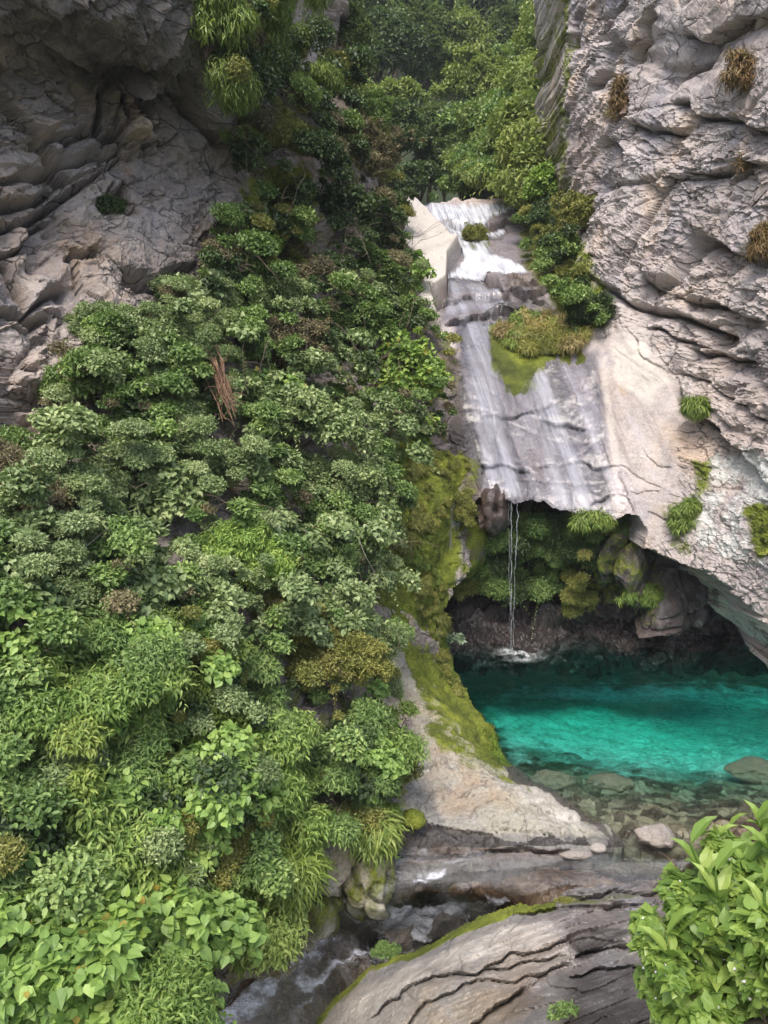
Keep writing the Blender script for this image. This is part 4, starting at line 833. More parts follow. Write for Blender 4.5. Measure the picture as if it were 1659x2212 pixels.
def streakpoly(poly, s=6): return blob(X + 9 * fbm(np.stack([X / 22, Y_ / 22, 0 * X], -1), 3, 510), Y_ + 7 * fbm(np.stack([X / 22, Y_ / 22, 0 * X], -1), 3, 511), poly, s * 3.0)
fr = np.clip(.9 * streakpoly([(900,1908),(955,1890),(965,1878),(935,1888),(900,1898)], 4) + .95 * streakpoly([(1040,1925),(1090,1935),(1130,1960),(1180,1955),(1110,1975),(1060,1950)], 5) + 1.0 * streakpoly([(880,2010),(960,1985),(1060,1990),(1000,2010),(920,2040),(880,2040)], 7)
 + 1.05 * streakpoly([(640,2120),(700,2090),(830,2030),(850,2050),(760,2085),(690,2120),(640,2150)], 6) + .7 * streakpoly([(820,1958),(1010,1948),(1020,1956),(830,1968)], 4) + .95 * streakpoly([(820,1965),(1020,1950),(1000,1990),(880,2020),(820,2020)], 5)
 + 1.0 * streakpoly([(430,2230),(560,2090),(700,1990),(740,2040),(620,2120),(520,2230)], 14) + .8 * streakpoly([(620,2180),(680,2140),(700,2160),(620,2240)], 8) + .45 * streakpoly([(1290,1838),(1330,1850),(1280,1862)], 4), 0, 1) * .74  # wide chute streak paints the silvery sky reflection as pale foam colour
F3 = water_film('stream_water', .5, .47, .8, 3.0, 9.0, (0.66, 0.68, 0.76), flat=True)
fr = np.clip(fr + .42 * blob(X, Y_, [(840,1815),(1000,1820),(1120,1850),(1040,1880),(900,1905),(820,1900)], 25), 0, 1)
S.attrs = dict(froth_sheen=fr)
tag(S.build('stream_water', F3, skirt=0, edge_noise=4, smooth=True), 'shallow stream spilling over brown ledges with white streaks', kind='structure')

# ---- layered slab at the bottom of the view
SLAB = tps([(660,2240,-1.7),(690,2200,-1.6),(760,2120,-1.25),(830,2080,-.95),(900,2050,-.72),(1000,1995,-.42),(1120,1952,-.14),(1250,1925,-.05),(1440,1908,.0),(1600,1880,.3),(800,2211,-.9),(900,2120,-.45),(1000,2060,-.2),(1100,2010,-.05),(1250,1960,.05),(1400,1980,.12),
 (900,2211,-.55),(1000,2150,-.25),(1100,2090,-.05),(1250,2060,.1),(1400,2060,.3),(1100,2211,.1),(1250,2170,.25),(1400,2200,.55),(1600,2050,1.0),(1600,2250,1.4),(900,2400,-.1),(1300,2400,.9)])
Bpoly = [(640,2440),(670,2225),(700,2175),(760,2120),(790,2088),(850,2065),(905,2050),(960,2020),(1000,1994),(1060,1972),(1120,1952),(1190,1950),(1210,1925),(1290,1912),(1440,1902),(1700,1850),(1700,2440)]
S = Sheet((630, 1840, 1720, 2450), 2.8, lambda x, y: YZ(y, SLAB(x, y)), Bpoly)
X, Y_ = S.x, S.y; S.N[:] = np.array([0, -.72, .69]); p = S.P
pr = rot(p, .1, -.1, -.42)
st, es = facets((pr + .5 * np.stack([fbm(p * .7, 3, 603 + k) for k in range(3)], -1)) * np.array([.55, 3.0, 3.0]), 600, .35, .6)
s2, es2 = facets((pr + .3 * np.stack([fbm(p * .9, 3, 613 + k) for k in range(3)], -1)) * np.array([1.3, 7, 7]), 620, .3, .5)
right = blob(X, Y_, [(1180,1900),(1700,1850),(1700,2440),(1000,2440),(1100,2160),(1230,2080)], 40)
disp = (.07 + .07 * right) * st + .02 * s2 + (.045 + .03 * right) * shingle(X, Y_, -.36, 420, 46, 650, .55, .2) + (.02 + .035 * right) * shingle(X, Y_, -.33, 160, 19, 655, .5, .2) + .015 * fbm(pr * np.array([2, 5, 5]), 4, 630, .6) + .012 * fbm(p * 16, 3, 640)
disp += crackset(X, Y_, [(5,.16,.12,[(800,2200),(830,2174),(880,2140),(950,2106),(1040,2096),(1120,2080),(1180,2066),(1232,2068)]),(5,.16,.10,[(1040,2096),(1110,2062),(1200,2040),(1235,2030)]),
 (5,.14,.12,[(860,2225),(920,2170),(985,2139),(1030,2112),(1110,2124),(1200,2090),(1250,2078)]),(6,.2,.15,[(1000,2225),(1060,2190),(1110,2160),(1150,2130)]),(6,.15,0,[(1225,2015),(1240,2040),(1262,2062)]),
 (5,.22,.15,[(1240,2062),(1290,2050),(1380,2035)]),(5,.15,.12,[(1100,1975),(1200,1962),(1300,1955),(1440,1950)]),(5,.15,.12,[(1200,1935),(1300,1930),(1440,1925)]),(5,.2,.1,[(1230,2110),(1330,2090),(1420,2085)])])
disp = disp * .8
S.push(disp)
edge = 1 - sstep(6, 26, polydist(X, Y_, Bpoly))
S.attrs = dict(moss=np.clip(.65 * edge * (X < 1200) + .55 * blob(X, Y_, [(860,2060),(1000,1990),(1110,1965),(1090,1990),(960,2030),(880,2075)], 10) + .4 * blob(X, Y_, [(1060,1960),(1300,1925),(1440,1930),(1300,1950),(1140,1975)], 10), 0, 1),
 lichen=.2 * blob(X, Y_, [(830,2140),(1000,2040),(1230,1990),(1220,2040),(1000,2090),(860,2150)], 15) - .2,
 pale=np.clip(.45 * blob(X, Y_, [(760,2160),(900,2070),(1100,1990),(1230,1985),(1230,2040),(1000,2085),(840,2160),(720,2230)], 14) + .5 * blob(X, Y_, [(1040,2120),(1230,2040),(1235,2066),(1060,2100)], 6), 0, 1),
 warm=.2 * right, wet=np.clip(.25 * edge + .6 * right, 0, 1), dark=np.clip(.62 * blob(X + 30 * fbm(np.stack([X / 50, Y_ / 40, 0 * X], -1), 4, 670), Y_, [(1225,2085),(1420,2040),(1500,2440),(1150,2440),(1200,2150)], 55) + .25 * blob(X, Y_, [(940,2125),(1040,2100),(1200,2075),(1150,2100),(1020,2130),(960,2160)], 8) + .6 * blob(X, Y_, [(1222,2010),(1300,2000),(1380,2005),(1330,2035),(1262,2070)], 8), 0, 1))
tag(S.build('rock_slab', ROCK_BED, skirt=1.6, sdir=(0, .25, -1), edge_noise=4), 'long layered grey rock slab with a mossy edge beside the stream', 'rock')
BS = S

# ---- loose rocks
boulder('boulder', 'smooth grey boulder standing alone at the pool outlet', 1416, 1806, 0, (.22, .17, .10), 21, ROCK_BED, z=.0, attrs=dict(pale=.0, dark=.12), cat='boulder', sub=5, blocky=.45)
g_ = 'rocks lying under the clear water'
for lb, x_, y_, s_, sd in [('brown drowned rock nearest the mossy rib in the pool shallows', 1188, 1690, (.34, .22, .16), 31), ('orange brown drowned rock in the middle of the pool shallows', 1318, 1694, (.30, .20, .13), 32),
    ('flat ochre drowned rock just in front of the brown one by the rib', 1212, 1712, (.20, .13, .09), 33), ('large dark drowned rock at the right edge of the turquoise water', 1640, 1668, (.42, .28, .15), 34)]:
    boulder('rock', lb, x_, y_, 0, s_, sd, ROCK_CAVE, z=-.50, group=g_, blocky=.6, sub=5, attrs=dict(warm=.6, dark=.1))
boulder('rock', 'mossy knob hanging at the end of the bank above the stream', 893, 1768, 8.5, (.14, .12, .12), 41, ROCK_FIN, attrs=dict(moss=.9))
boulder('rock', 'cracked tan rock poking out of the bank above the stream', 675, 1858, 7.9, (.42, .3, .40), 42, ROCK_FIN, attrs=dict(pale=.2, warm=.4, moss=.25), sub=5, blocky=.8)
boulder('rock', 'wet dark rock under the tan one at the side of the stream', 650, 1965, 7.95, (.45, .3, .32), 43, ROCK_FIN, attrs=dict(moss=.4, dark=.4, wet=.5), sub=5, blocky=.8)
boulder('rock', 'mossy rock dividing the water where the stream starts to drop', 800, 1890, 8.15, (.28, .3, .45), 44, ROCK_FIN, attrs=dict(moss=.42, dark=.15, warm=.2), sub=5, blocky=.8)
boulder('rock', 'long dark ledge along the left side of the lower stream', 560, 2055, 7.5, (.55, .3, .22), 45, ROCK_FIN, attrs=dict(moss=.3, dark=.5), sub=5, rotz=.5, blocky=.8)
boulder('rock', 'small rough grey rock between the rib toe and the stream', 1292, 1832, 0, (.10, .07, .05), 46, ROCK_BED, z=.0, attrs=dict(warm=.3, pale=.4))
boulder('rock', 'pointed pale stone in the water just left of the rib toe tip', 1245, 1846, 0, (.16, .06, .04), 47, ROCK_BED, z=-.02, attrs=dict(dark=.2), blocky=.5)

# ---- the falling trickle and its splash
mt, nt, out = newmat('falling_water'); g = G(nt)
d = g.n('ShaderNodeBsdfPrincipled'); d.inputs['Base Color'].default_value = (.8, .84, .9, 1); tp = g.n('ShaderNodeBsdfTransparent'); mx = g.n('ShaderNodeMixShader')
g.l(g.rng(g.noise(1, 4, .6, 0, g.mapv(scale=(30, 30, 2.2))), .36, .62, .05, .5), mx.inputs[0]); g.l(tp.outputs[0], mx.inputs[1]); g.l(d.outputs[0], mx.inputs[2]); g.l(mx.outputs[0], out.inputs[0])
top = at(1100, 1085, 14.95); bot = at(1104, 1412, YW(1412, 0)); r = np.random.default_rng(3)
top[1] = bot[1] = 14.95; bot = at(1104, 1409, 14.95); bot[2] = 0
ps, rs = [], []
for k in range(4):
    o = r.normal(size=3) * np.array([.07, .05, 0]); t = np.linspace(0, 1, 26)[:, None]
    ps.append(top + o + (bot - top - o * .8) * t + r.normal(size=(26, 3)) * np.array([.008, .008, 0])); rs.append(np.linspace(.007, .003, 26) * r.uniform(.4, 1.1))
o = link('trickle', tubes(ps, rs, 5), mt); tag(o, 'thin thread of water falling from the lip into the pool', 'waterfall')
mt2, nt, out = newmat('splash_foam'); g = G(nt)
d = g.n('ShaderNodeBsdfPrincipled'); d.inputs['Base Color'].default_value = (.85, .9, .92, 1); tp = g.n('ShaderNodeBsdfTransparent'); mx = g.n('ShaderNodeMixShader')
g.l(g.math('MULTIPLY', g.attr('a'), g.rng(g.noise(9, 5, .7, 0, g.mapv(scale=(1, .5, 1))), .38, .6)), mx.inputs[0]); g.l(tp.outputs[0], mx.inputs[1]); g.l(d.outputs[0], mx.inputs[2]); g.l(mx.outputs[0], out.inputs[0])
rr, tt = np.meshgrid(np.linspace(0, 1, 12), np.linspace(0, 2 * np.pi, 48, endpoint=False)); V = np.stack([bot[0] + .18 + rr * np.cos(tt) * .62, bot[1] + rr * np.sin(tt) * .55, .006 + .07 * np.exp(-(rr * 4) ** 2)+0*rr], -1)
i, j = np.meshgrid(np.arange(48), np.arange(11), indexing='ij'); idx = lambda a, b_: (a % 48) * 12 + b_
F = np.stack([idx(i, j), idx(i, j + 1), idx(i + 1, j + 1), idx(i + 1, j)], -1).reshape(-1, 4)
o = link('splash', rawmesh(V.reshape(-1, 3), F, np.full(len(F), 4), True, {'a': np.clip((1 - rr) * (.7 + .9 * fbm(np.stack([V[..., 0] * 4, V[..., 1] * 4, 0 * rr], -1), 2, 9)), 0, 1).reshape(-1) ** 1.1}), mt2); tag(o, 'white splash where the thread of water meets the dark pool', 'splash', kind='structure')

# ---- ground: one big sheet, with the valley sides rising behind the fall
gx, gy = np.meshgrid(np.linspace(-260, 260, 180), np.linspace(-120, 420, 180))
side = np.minimum(70, np.abs(gx - (6 + gy * .12)) * .9)
gz = -6 + 62 * sstep(26, 110, gy) + side * sstep(24, 60, gy) * .8 + 3 * fbm(np.stack([gx / 22, gy / 22, 0 * gx], -1), 4, 700) * sstep(24, 50, gy)
idx = np.arange(180 * 180).reshape(180, 180); F = np.stack([idx[:-1, :-1], idx[:-1, 1:], idx[1:, 1:], idx[1:, :-1]], -1).reshape(-1, 4)
GROUND_M = plain('forest_floor', (.035, .05, .018), .95, .5, .6)
tag(link('ground', rawmesh(np.stack([gx, gy, gz], -1).reshape(-1, 3), F, np.full(len(F), 4), True), GROUND_M), 'wooded valley ground rising behind the waterfall', kind='structure')

# ================================================================ PLANTS
def spt(S, px, py):
    j = np.clip(((np.asarray(px) - S.x[0, 0]) / (S.x[0, 1] - S.x[0, 0])).round().astype(int), 0, S.nx - 1)
    i = np.clip(((np.asarray(py) - S.y[0, 0]) / (S.y[1, 0] - S.y[0, 0])).round().astype(int), 0, S.ny - 1)
    return S.P[i, j], S.N0[i, j]
def shrub(S, label, px, py, rpx, rpy, species, seed, name='shrub', cat='shrub', out=.25, **k):
    P, Nn = spt(S, px, py); d = np.linalg.norm(P - EYE); s = d / FV
    rx, rz = rpx * s, rpy * s; ry = k.pop('depth', .75) * min(rx, rz)
    cen = P + Nn * out * ry
    return plant(name, label, cat, cen, (rx, ry, rz), species, seed, base=P - Nn * .1 - np.array([0, 0, rz * .7]), **k)
def thicket(S, name, label, poly, mix, spacing, seed, lift=(.05, .35), cov=1.0, rcm=1.0, holes=0.0, kind='stuff', cat='undergrowth', Lm=1.0, extra=None):
    """plant cover that nobody could count: low overlapping clumps of several kinds, one object"""
    r = np.random.default_rng(seed); xs = [q[0] for q in poly]; ys = [q[1] for q in poly]
    n0 = int((max(xs) - min(xs)) * (max(ys) - min(ys)) / spacing ** 2)
    px = r.uniform(min(xs), max(xs), n0); py = r.uniform(min(ys), max(ys), n0)
    e = 14 * fbm(np.stack([px / 50, py / 50, 0 * px], -1), 2, seed)
    k = inpoly(px + e, py + e, poly)
    if holes: k &= fbm(np.stack([px / 70, py / 70, 0 * px], -1), 3, seed + 5) > -1 + holes
    px, py = px[k], py[k]; P, Nn = spt(S, px, py); n = len(px)
    if not n: return
    P = P + Nn * (.28 * lift[1] / .4 * (1 + fbm(np.stack([px / 60, py / 45, 0 * px], -1), 3, seed + 2)))[:, None]
    zone = fbm(np.stack([px / 140, py / 120, 0 * px], -1), 2, seed + 9) + r.normal(size=n) * .16
    w_ = np.cumsum([m[1] for m in mix]); w_ = w_ / w_[-1]
    rank = np.argsort(np.argsort(zone)) / n
    which = np.searchsorted(w_, rank)
    parts, mats = [], []
    for si, m in enumerate(mix):
        sp = SPEC[m[0]]; K = which == si; c = int(K.sum())
        if not c: continue
        Lmul = (m[2] if len(m) > 2 else 1.0) * Lm; la = leafarea(sp) * Lmul ** 2
        rr = sp['rc'] * rcm * np.clip(np.exp(r.normal(size=c) * .42), .45, 2.1)
        cc = P[K] + Nn[K] * (r.uniform(*lift, c) * (rr / sp['rc']))[:, None]
        per = np.maximum(6, (sp['cov'] * cov * 2 * math.pi * rr * rr / la).astype(int))
        ci = np.repeat(np.arange(c), per); q = len(ci)
        v = unit(q, r) + Nn[K][ci] * .8 + np.array([0, 0, .45]); v /= np.linalg.norm(v, axis=1, keepdims=True)
        pp = cc[ci] + v * (rr[ci] * r.uniform(.35, 1.05, q))[:, None] * np.array([1, 1, .8])
        tb = r.normal(size=c) * .14
        if extra and m[0] == 'vine':
            ek = r.random(q) < extra[0]; en = int(ek.sum())
            fc = EYE - pp[ek]; fc /= np.linalg.norm(fc, axis=1, keepdims=True)
            parts.append(leafmesh('heart', pp[ek] + v[ek] * .05, -np.array([0, 0, 1.0]) + unit(en, r) * .6, fc + unit(en, r) * .4, extra[1] * r.uniform(.6, 1.2, en), r.random(en)) + (len(mats),)); mats.append(LM['yellow'])
        V, l, t, ti = leaves_at(pp, v, sp, r, Lmul=Lmul, tbias=tb[ci])
        k2 = np.repeat(np.arange(c), 1)[r.random(c) < .45]
        if len(k2):
            sv = spray(cc[k2], Nn[K][k2], rr[k2] * 1.9, sp, Lmul, r, tb[k2]); parts.append(sv + (len(mats),))
        mk = m[3] if len(m) > 3 else sp['mat']
        parts.append((V, l, t, ti, len(mats))); mats.append(LM[mk])
    o = link(name, joinmesh(parts, mats), mats); return tag(o, label, cat, kind=kind)

# ---- ground cover on the left bank (uncountable)
thicket(LS, 'undergrowth', 'tangled grey green cover over the middle of the left bank', [(100,1030),(210,940),(130,860),(170,760),(330,690),(430,600),(560,600),(860,640),(915,760),(930,925),(830,965),(790,1100),(825,1280),(805,1420),(420,1420),(-100,1420),(-100,1100)],
        [('fine',2.6),('broad',2,.9),('oval',2.3,1.0),('brown',.7),('oval',1.0,.8,'mid'),('dark',1.0,1.0),('vine',1.3,.6,'grey'),('soft',1.2,1.1,'grey')], 16, 1001, (.0,.42), .8, .72, holes=.70)
thicket(LS, 'undergrowth', 'yellow green bamboo and vine cover over the lower left bank', [(-150,1400),(845,1400),(825,1600),(800,1730),(700,1765),(570,1800),(450,1930),(410,1985),(380,1960),(250,1965),(150,1990),(-150,1950)],
        [('bamboo',2.2,.85),('oval',1.8,1.0),('bamboo',2,.7,'mid'),('soft',1.2),('vine',1.5,.6),('dark',1.0,.9),('fine',1.2),('bamboo',1,.8,'fern')], 20, 1002, (.0,.36), .72, .72, holes=.70)
thicket(LS, 'vine_cover', 'heart leaved vines covering the lowest part of the left bank', [(-150,1940),(150,1975),(250,1950),(380,1945),(400,1970),(365,2030),(310,2100),(240,2230),(200,2330),(-150,2330)],
        [('vine',2,.72),('vine',2,.85),('bamboo',.5,.7),('vine',1.2,.6,'bright'),('oval',.6,1)], 24, 1009, (.0,.42), .75, .9, extra=(.010,.075))
thicket(LS, 'undergrowth', 'dark vines and moss over the shaded rib of the left mountain', [(520,250),(650,190),(720,190),(790,250),(832,400),(852,540),(880,660),(870,700),(560,640),(430,590),(500,470),(490,330)],
        [('dark',3,1.1),('brown',1.8,1.2),('oval',1.5,1.2),('soft',1.5,1.3),('dark',1.5,1.5)], 24, 1003, (.0,.35), .62, 1.2, holes=.66)
thicket(LS, 'undergrowth', 'thin brown twigs and moss along the foot of the left cliff', [(-80,1000),(90,990),(110,780),(330,650),(440,560),(480,440),(500,470),(440,640),(340,720),(180,800),(160,930),(60,1050),(-80,1060)],
        [('brown',3),('fine',1.5),('oval',1,.8)], 26, 1004, (.0,.2), .55)
thicket(LS, 'undergrowth', 'hanging greenery along the overhang at the top of the left cliff', [(390,-60),(600,-60),(605,60),(650,240),(600,300),(520,260),(540,140),(500,100),(470,140),(410,100)],
        [('fern',2.0,.55),('dark',1.5,1.0),('soft',1.5,1.2),('brown',1,1.2)], 22, 1005, (.0,.25), .6, 1.1, holes=.8)
thicket(LS, 'undergrowth', 'small leaved vines trailing down the edge beside the high waterfall', [(835,420),(852,470),(875,600),(915,690),(965,780),(955,810),(880,700),(845,560),(825,440)],
        [('oval',2,1.1),('soft',2,1.3),('vine',1,1.1)], 15, 1006, (.0,.2), .6)
thicket(LS, 'undergrowth', 'weeds and dangling stems above the stream', [(540,1830),(620,1770),(720,1780),(820,1700),(860,1640),(865,1700),(820,1790),(740,1830),(660,1790),(580,1880),(570,1980),(500,2040),(520,1900)],
        [('soft',1.5,1.1),('bamboo',1,.8),('fern',1.5,.6),('brown',1)], 20, 1007, (.0,.2), .6)

# ---- individual shrubs of the left bank: label, x, y, rx, ry, species, options
T = [
 ('mossy green curtain of ferns hanging at the top of the left cliff overhang',425,40,42,90,'fern',dict(name='hanging_fern',cat='fern',Lmul=.7,mat='fern',cov=.6)),
 ('long ragged brown roots and creepers hanging right of the fern curtain',535,110,26,140,'fern',dict(name='hanging_creeper',cat='creeper',mat='straw',Lmul=1.0,cov=.4)),
 ('dark green creeper falling down the cliff corner beside the pale rock face',596,150,34,110,'dark',dict(name='hanging_creeper',cat='creeper')),
 ('glossy climbing bush just below the creeper of the cliff corner',645,225,36,50,'dark',dict(mat='mid',Lmul=.9)),
 ('airy light branch reaching out beside the top of the pale rock face',742,85,40,50,'oval',dict(name='young_tree',cat='tree',mat='far',Lmul=1.4,cov=.5,leafpart='crown',stempart='trunk',trunk=.06)),
 ('bright yellow green bush on the mossy shoulder below the pale rock face',715,185,48,45,'oval',dict(mat='olive',Lmul=1.5)),
 ('loose climbing bush on the outer shoulder above the dark brown bush',785,265,40,48,'soft',dict(mat='mid',Lmul=1.7,cov=.8)),
 ('small tree with a thin leaning trunk and yellow green crown by the left cliff',560,320,82,55,'soft',dict(name='small_tree',cat='tree',Lmul=1.3,leafpart='crown',stempart='trunk',trunk=.06,out=.9)),
 ('broad dark brown bush with purple cast on the left rib',735,365,85,78,'brown',dict(Lmul=1.5,cov=1.3,out=.5)),
 ('pale green creeper trailing down the right edge of the left rib',822,360,22,85,'soft',dict(name='creeper',cat='creeper',mat='olive',Lmul=1.8,cov=.9)),
 ('dark big leaved climber below the brown bush',730,470,75,55,'dark',dict(Lmul=1.4)),
 ('black green ivy mound at the lip of the waterfall',805,520,42,66,'dark',dict(Lmul=1.2,cov=1.1)),
 ('bright leafy patch growing from the mossy ledge right of the lichen rock',515,555,70,42,'oval',dict(mat='bright',Lmul=1.1,cov=.8)),
 ('small dark tuft growing alone on the left cliff face',258,425,30,20,'fine',dict(mat='dark')),
 ('wispy grey shrub spreading under the lichen rock',420,655,90,45,'fine',dict(cov=.9)),
 ('tall grey green shrub beside the wispy one under the mossy rock',560,665,95,50,'fine',dict(out=.6)),
 ('dense emerald bush on the edge beside the pale dry rib',815,610,50,52,'oval',dict(Lmul=1.1,mat='mid')),
 ('dark ivy cushion under the emerald bush beside the waterfall',838,690,48,42,'dark',dict(mat='mid')),
 ('round leaved climbing mound above the yellow flecked vine',765,730,85,65,'broad',dict(mat='mid',out=.6)),
 ('big dome of grey brown twigs with a hollow shaded underside',595,775,105,60,'fine',dict(mat='brown',out=1.0,cov=1.1,Lmul=.95)),
 ('silvery mixed shrub at the foot of the left cliff',240,745,90,60,'fine',dict()),
 ('upright compound leaved bush below the silvery shrub',330,800,70,70,'oval',dict(mat='grey',Lmul=.9,out=.7)),
 ('low dark bush in front of the brown stained cliff foot',190,850,70,55,'dark',dict(Lmul=.8,mat='mid')),
 ('pale silver bush standing over the orange dead stems on their left',330,935,80,60,'fine',dict(mat='grey',Lmul=1.1)),
 ('bright broad leaved vine patch right of the orange dead stems',545,875,75,45,'vine',dict(name='vine',cat='vine',Lmul=.7,cov=1,extra=[('yellow','heart',.015,.08)])),
 ('large bright climbing vine flecked with yellow beside the lower waterfall',868,850,72,82,'vine',dict(name='vine',cat='vine',Lmul=.85,mat='bright',extra=[('yellow','heart',.012,.10)],out=.5)),
 ('hanging end of bright leaves just above the moss of the rock rib',890,945,38,38,'vine',dict(name='vine',cat='vine',Lmul=.8,mat='bright')),
 ('yellow green cushion creeping left of the flecked vine',740,880,45,55,'soft',dict(mat='bright',Lmul=1.2)),
 ('wide pale umbrella shaped shrub in the middle of the left bank',600,960,150,70,'broad',dict(out=.9,cov=1.1)),
 ('pale large leaved shrub leaning right below the umbrella shaped one',690,1060,130,65,'broad',dict(out=.7,mat='grey',Lmul=.9)),
 ('dark shrub with pale leaf tips at the edge of the mossy rib',772,1080,70,66,'broad',dict(mat='grey',Lmul=.8,out=.6)),
 ('deep green shrub over the black hollow in the bank',685,1180,95,55,'dark',dict(Lmul=.85,mat='mid',out=.8)),
 ('sprawling pale shrub hanging over the mossy rib at mid height',762,1200,56,68,'oval',dict(mat='grey',out=.6)),
 ('feathery brown grey bush at the left edge of the view',45,1120,75,95,'brown',dict(out=.7,Lmul=.8,cov=1.1)),
 ('soft pale bush above the kiwi like leaves',420,1030,90,50,'soft',dict(mat='grey')),
 ('climbing clump of big pale round leaves in the centre of the bank',345,1120,75,62,'vine',dict(name='vine',cat='vine',mat='grey',Lmul=.75,out=1.0)),
 ('thin green shrub left of the big pale round leaves',210,1080,80,60,'fine',dict(mat='grey')),
 ('leafy green mound under the feathery brown bush',110,1270,90,60,'oval',dict(mat='mid',Lmul=.9,out=.6)),
 ('mixed green bush with bare grey twigs right of the leafy mound',240,1310,80,60,'oval',dict(mat='grey',Lmul=.8)),
 ('bright patch of drooping narrow leaves in the centre of the bank',500,1260,110,85,'bamboo',dict(name='bamboo_clump',cat='bamboo',Lmul=.75,mat='bright',out=.5)),
 ('pale olive bush of tiny leaves leaning over the mossy rib',600,1370,90,60,'soft',dict(out=.8,cov=1.1)),
 ('grey green cushion of tiny leaves by the mossy rib',738,1350,60,66,'fine',dict(out=.6,cov=1.0)),
 ('large yellowish bush of tiny leaves above the dark ivy wall',672,1470,100,80,'soft',dict(out=.9,cov=1.15)),
 ('silvery curtain of tiny leaves hanging on the rib beside the pool',842,1500,22,95,'fine',dict(name='hanging_shrub',out=.5,Lmul=.85)),
 ('shaded wall of small dark ivy leaves above the stream',700,1670,95,72,'oval',dict(name='ivy',cat='ivy',mat='dark',Lmul=.62,out=.4,cov=1.2)),
 ('dark trailing tuft at the left foot of the mossy rib',850,1640,24,65,'bamboo',dict(mat='dark',Lmul=.7,out=.4)),
 ('cluster of large paddle leaves at the left edge of the view',45,1545,70,75,'lance',dict(name='broadleaf_plant',cat='plant',out=.6,mat='bright')),
 ('long drooping bamboo clump below the paddle leaves',110,1660,120,75,'bamboo',dict(name='bamboo_clump',cat='bamboo',out=.6)),
 ('dense bamboo clump with pale tips in the middle of the lower bank',235,1620,110,80,'bamboo',dict(name='bamboo_clump',cat='bamboo',out=.8)),
 ('heavy bamboo clump bending over the dark gap above the heart leaves',150,1850,140,95,'bamboo',dict(name='bamboo_clump',cat='bamboo',out=.7)),
 ('bamboo clump right of the heavy one, thinning towards the stream',290,1790,100,90,'bamboo',dict(name='bamboo_clump',cat='bamboo',out=.6,Lmul=.9)),
 ('leafy seedling group with pointed leaves above the drooping bamboo',300,1450,110,55,'vine',dict(mat='bright',Lmul=.6,out=.6)),
 ('plant with rosettes of long pointed leaves right of the bamboo',455,1665,95,60,'lance',dict(name='broadleaf_plant',cat='plant',out=.9,Lmul=.8,extra=[('yellow','heart',.03,.07)])),
 ('second group of pointed leaves above the long pointed rosettes',430,1585,80,40,'lance',dict(name='broadleaf_plant',cat='plant',Lmul=.6,mat='vine',out=.7)),
 ('blue green plant hanging alone over the dark side of the stream',592,1950,26,62,'blue',dict(name='hanging_plant',cat='plant',out=1.0)),
 ('blue green rosettes above the hanging blue green plant',540,1815,42,42,'blue',dict(name='rosette_plant',cat='plant',out=.8,cov=.7)),
 ('column of bright heart leaves rising left of the blue green rosettes',365,1890,42,66,'vine',dict(name='vine',cat='vine',mat='bright',out=.8,Lmul=.75,extra=[('yellow','heart',.02,.09)])),
 ('small leaved grey shrub beside the bright column of heart leaves',450,1880,42,58,'oval',dict(mat='grey',out=.6,Lmul=.8)),
 ('heart leaved vine with yellow leaves at the bottom of the bank',235,2060,80,50,'vine',dict(name='vine',cat='vine',out=1.9,Lmul=.72,extra=[('yellow','heart',.05,.085)])),
 ('large leaved vine with a white flower in the bottom left corner',60,2110,110,95,'vine',dict(name='vine',cat='vine',out=1.9,Lmul=.9,extra=[('flower','heart',.012,.035)])),
 ('lowest heart leaved vine with yellow leaves beside the foaming stream',150,2190,90,40,'vine',dict(name='vine',cat='vine',out=1.7,Lmul=.7,extra=[('yellow','heart',.05,.085)])),
]
for i, (lb, x_, y_, rx_, ry_, spc, kw) in enumerate(T):
    kw = dict(kw); kw['out'] = kw.get('out', .25) + .15; kw.setdefault('depth', .6); shrub(LS, lb, x_, y_, rx_, ry_, spc, 2000 + i, **kw)

# orange dead stems and a few bare twigs
def twigs(name, label, pts, mat, rad, group=None, cat='twig', n=1, spread=0.0, seed=0, S=LS, lift=.45):
    r = np.random.default_rng(seed); ps, rs = [], []
    for k in range(n):
        q = [spt(S, x_, y_) for x_, y_ in pts]; path = np.array([a + b_ * lift for a, b_ in q]) + r.normal(size=3) * spread
        path += r.normal(size=path.shape) * spread * .35
        t = np.linspace(0, len(path) - 1, len(path) * 4); path = np.stack([np.interp(t, np.arange(len(path)), path[:, c_]) for c_ in range(3)], -1)
        ps.append(path); rs.append(np.linspace(rad, rad * .4, len(path)))
        for j in range(4):
            a = path[r.integers(2, len(path) - 1)]; ps.append(bent(a, a + unit(1, r)[0] * .25 + np.array([0, -.05, .05]), r)); rs.append(np.linspace(rad * .5, rad * .2, 6))
    return tag(link(name, tubes(ps, rs, 4), mat), label, cat, group)
DEAD = plain('dead_stem', (.20, .115, .07)); PALE = plain('pale_twig', (.42, .38, .33))
twigs('dead_stems', 'tangle of orange brown dead stems hanging in the middle of the bank', [(420,860),(428,900),(440,940),(455,975)], DEAD, .012, cat='dead stems', n=14, spread=.10, seed=1, lift=.75)
twigs('bare_twig', 'pale arching bare twig over the black hollow in the bank', [(620,1190),(650,1180),(680,1200),(700,1250),(740,1300)], PALE, .008, n=1, seed=2, lift=.9)
twigs('bare_twig', 'straight grey bare twigs slanting over the leafy mound', [(100,1320),(150,1270),(210,1200)], PALE, .007, n=3, spread=.06, seed=3, lift=.6)
twigs('bare_twig', 'thin bare twigs in front of the pale dry rib beside the waterfall', [(885,600),(900,590),(930,575),(975,550)], PALE, .012, n=3, spread=.12, seed=4, S=RS, lift=.35)

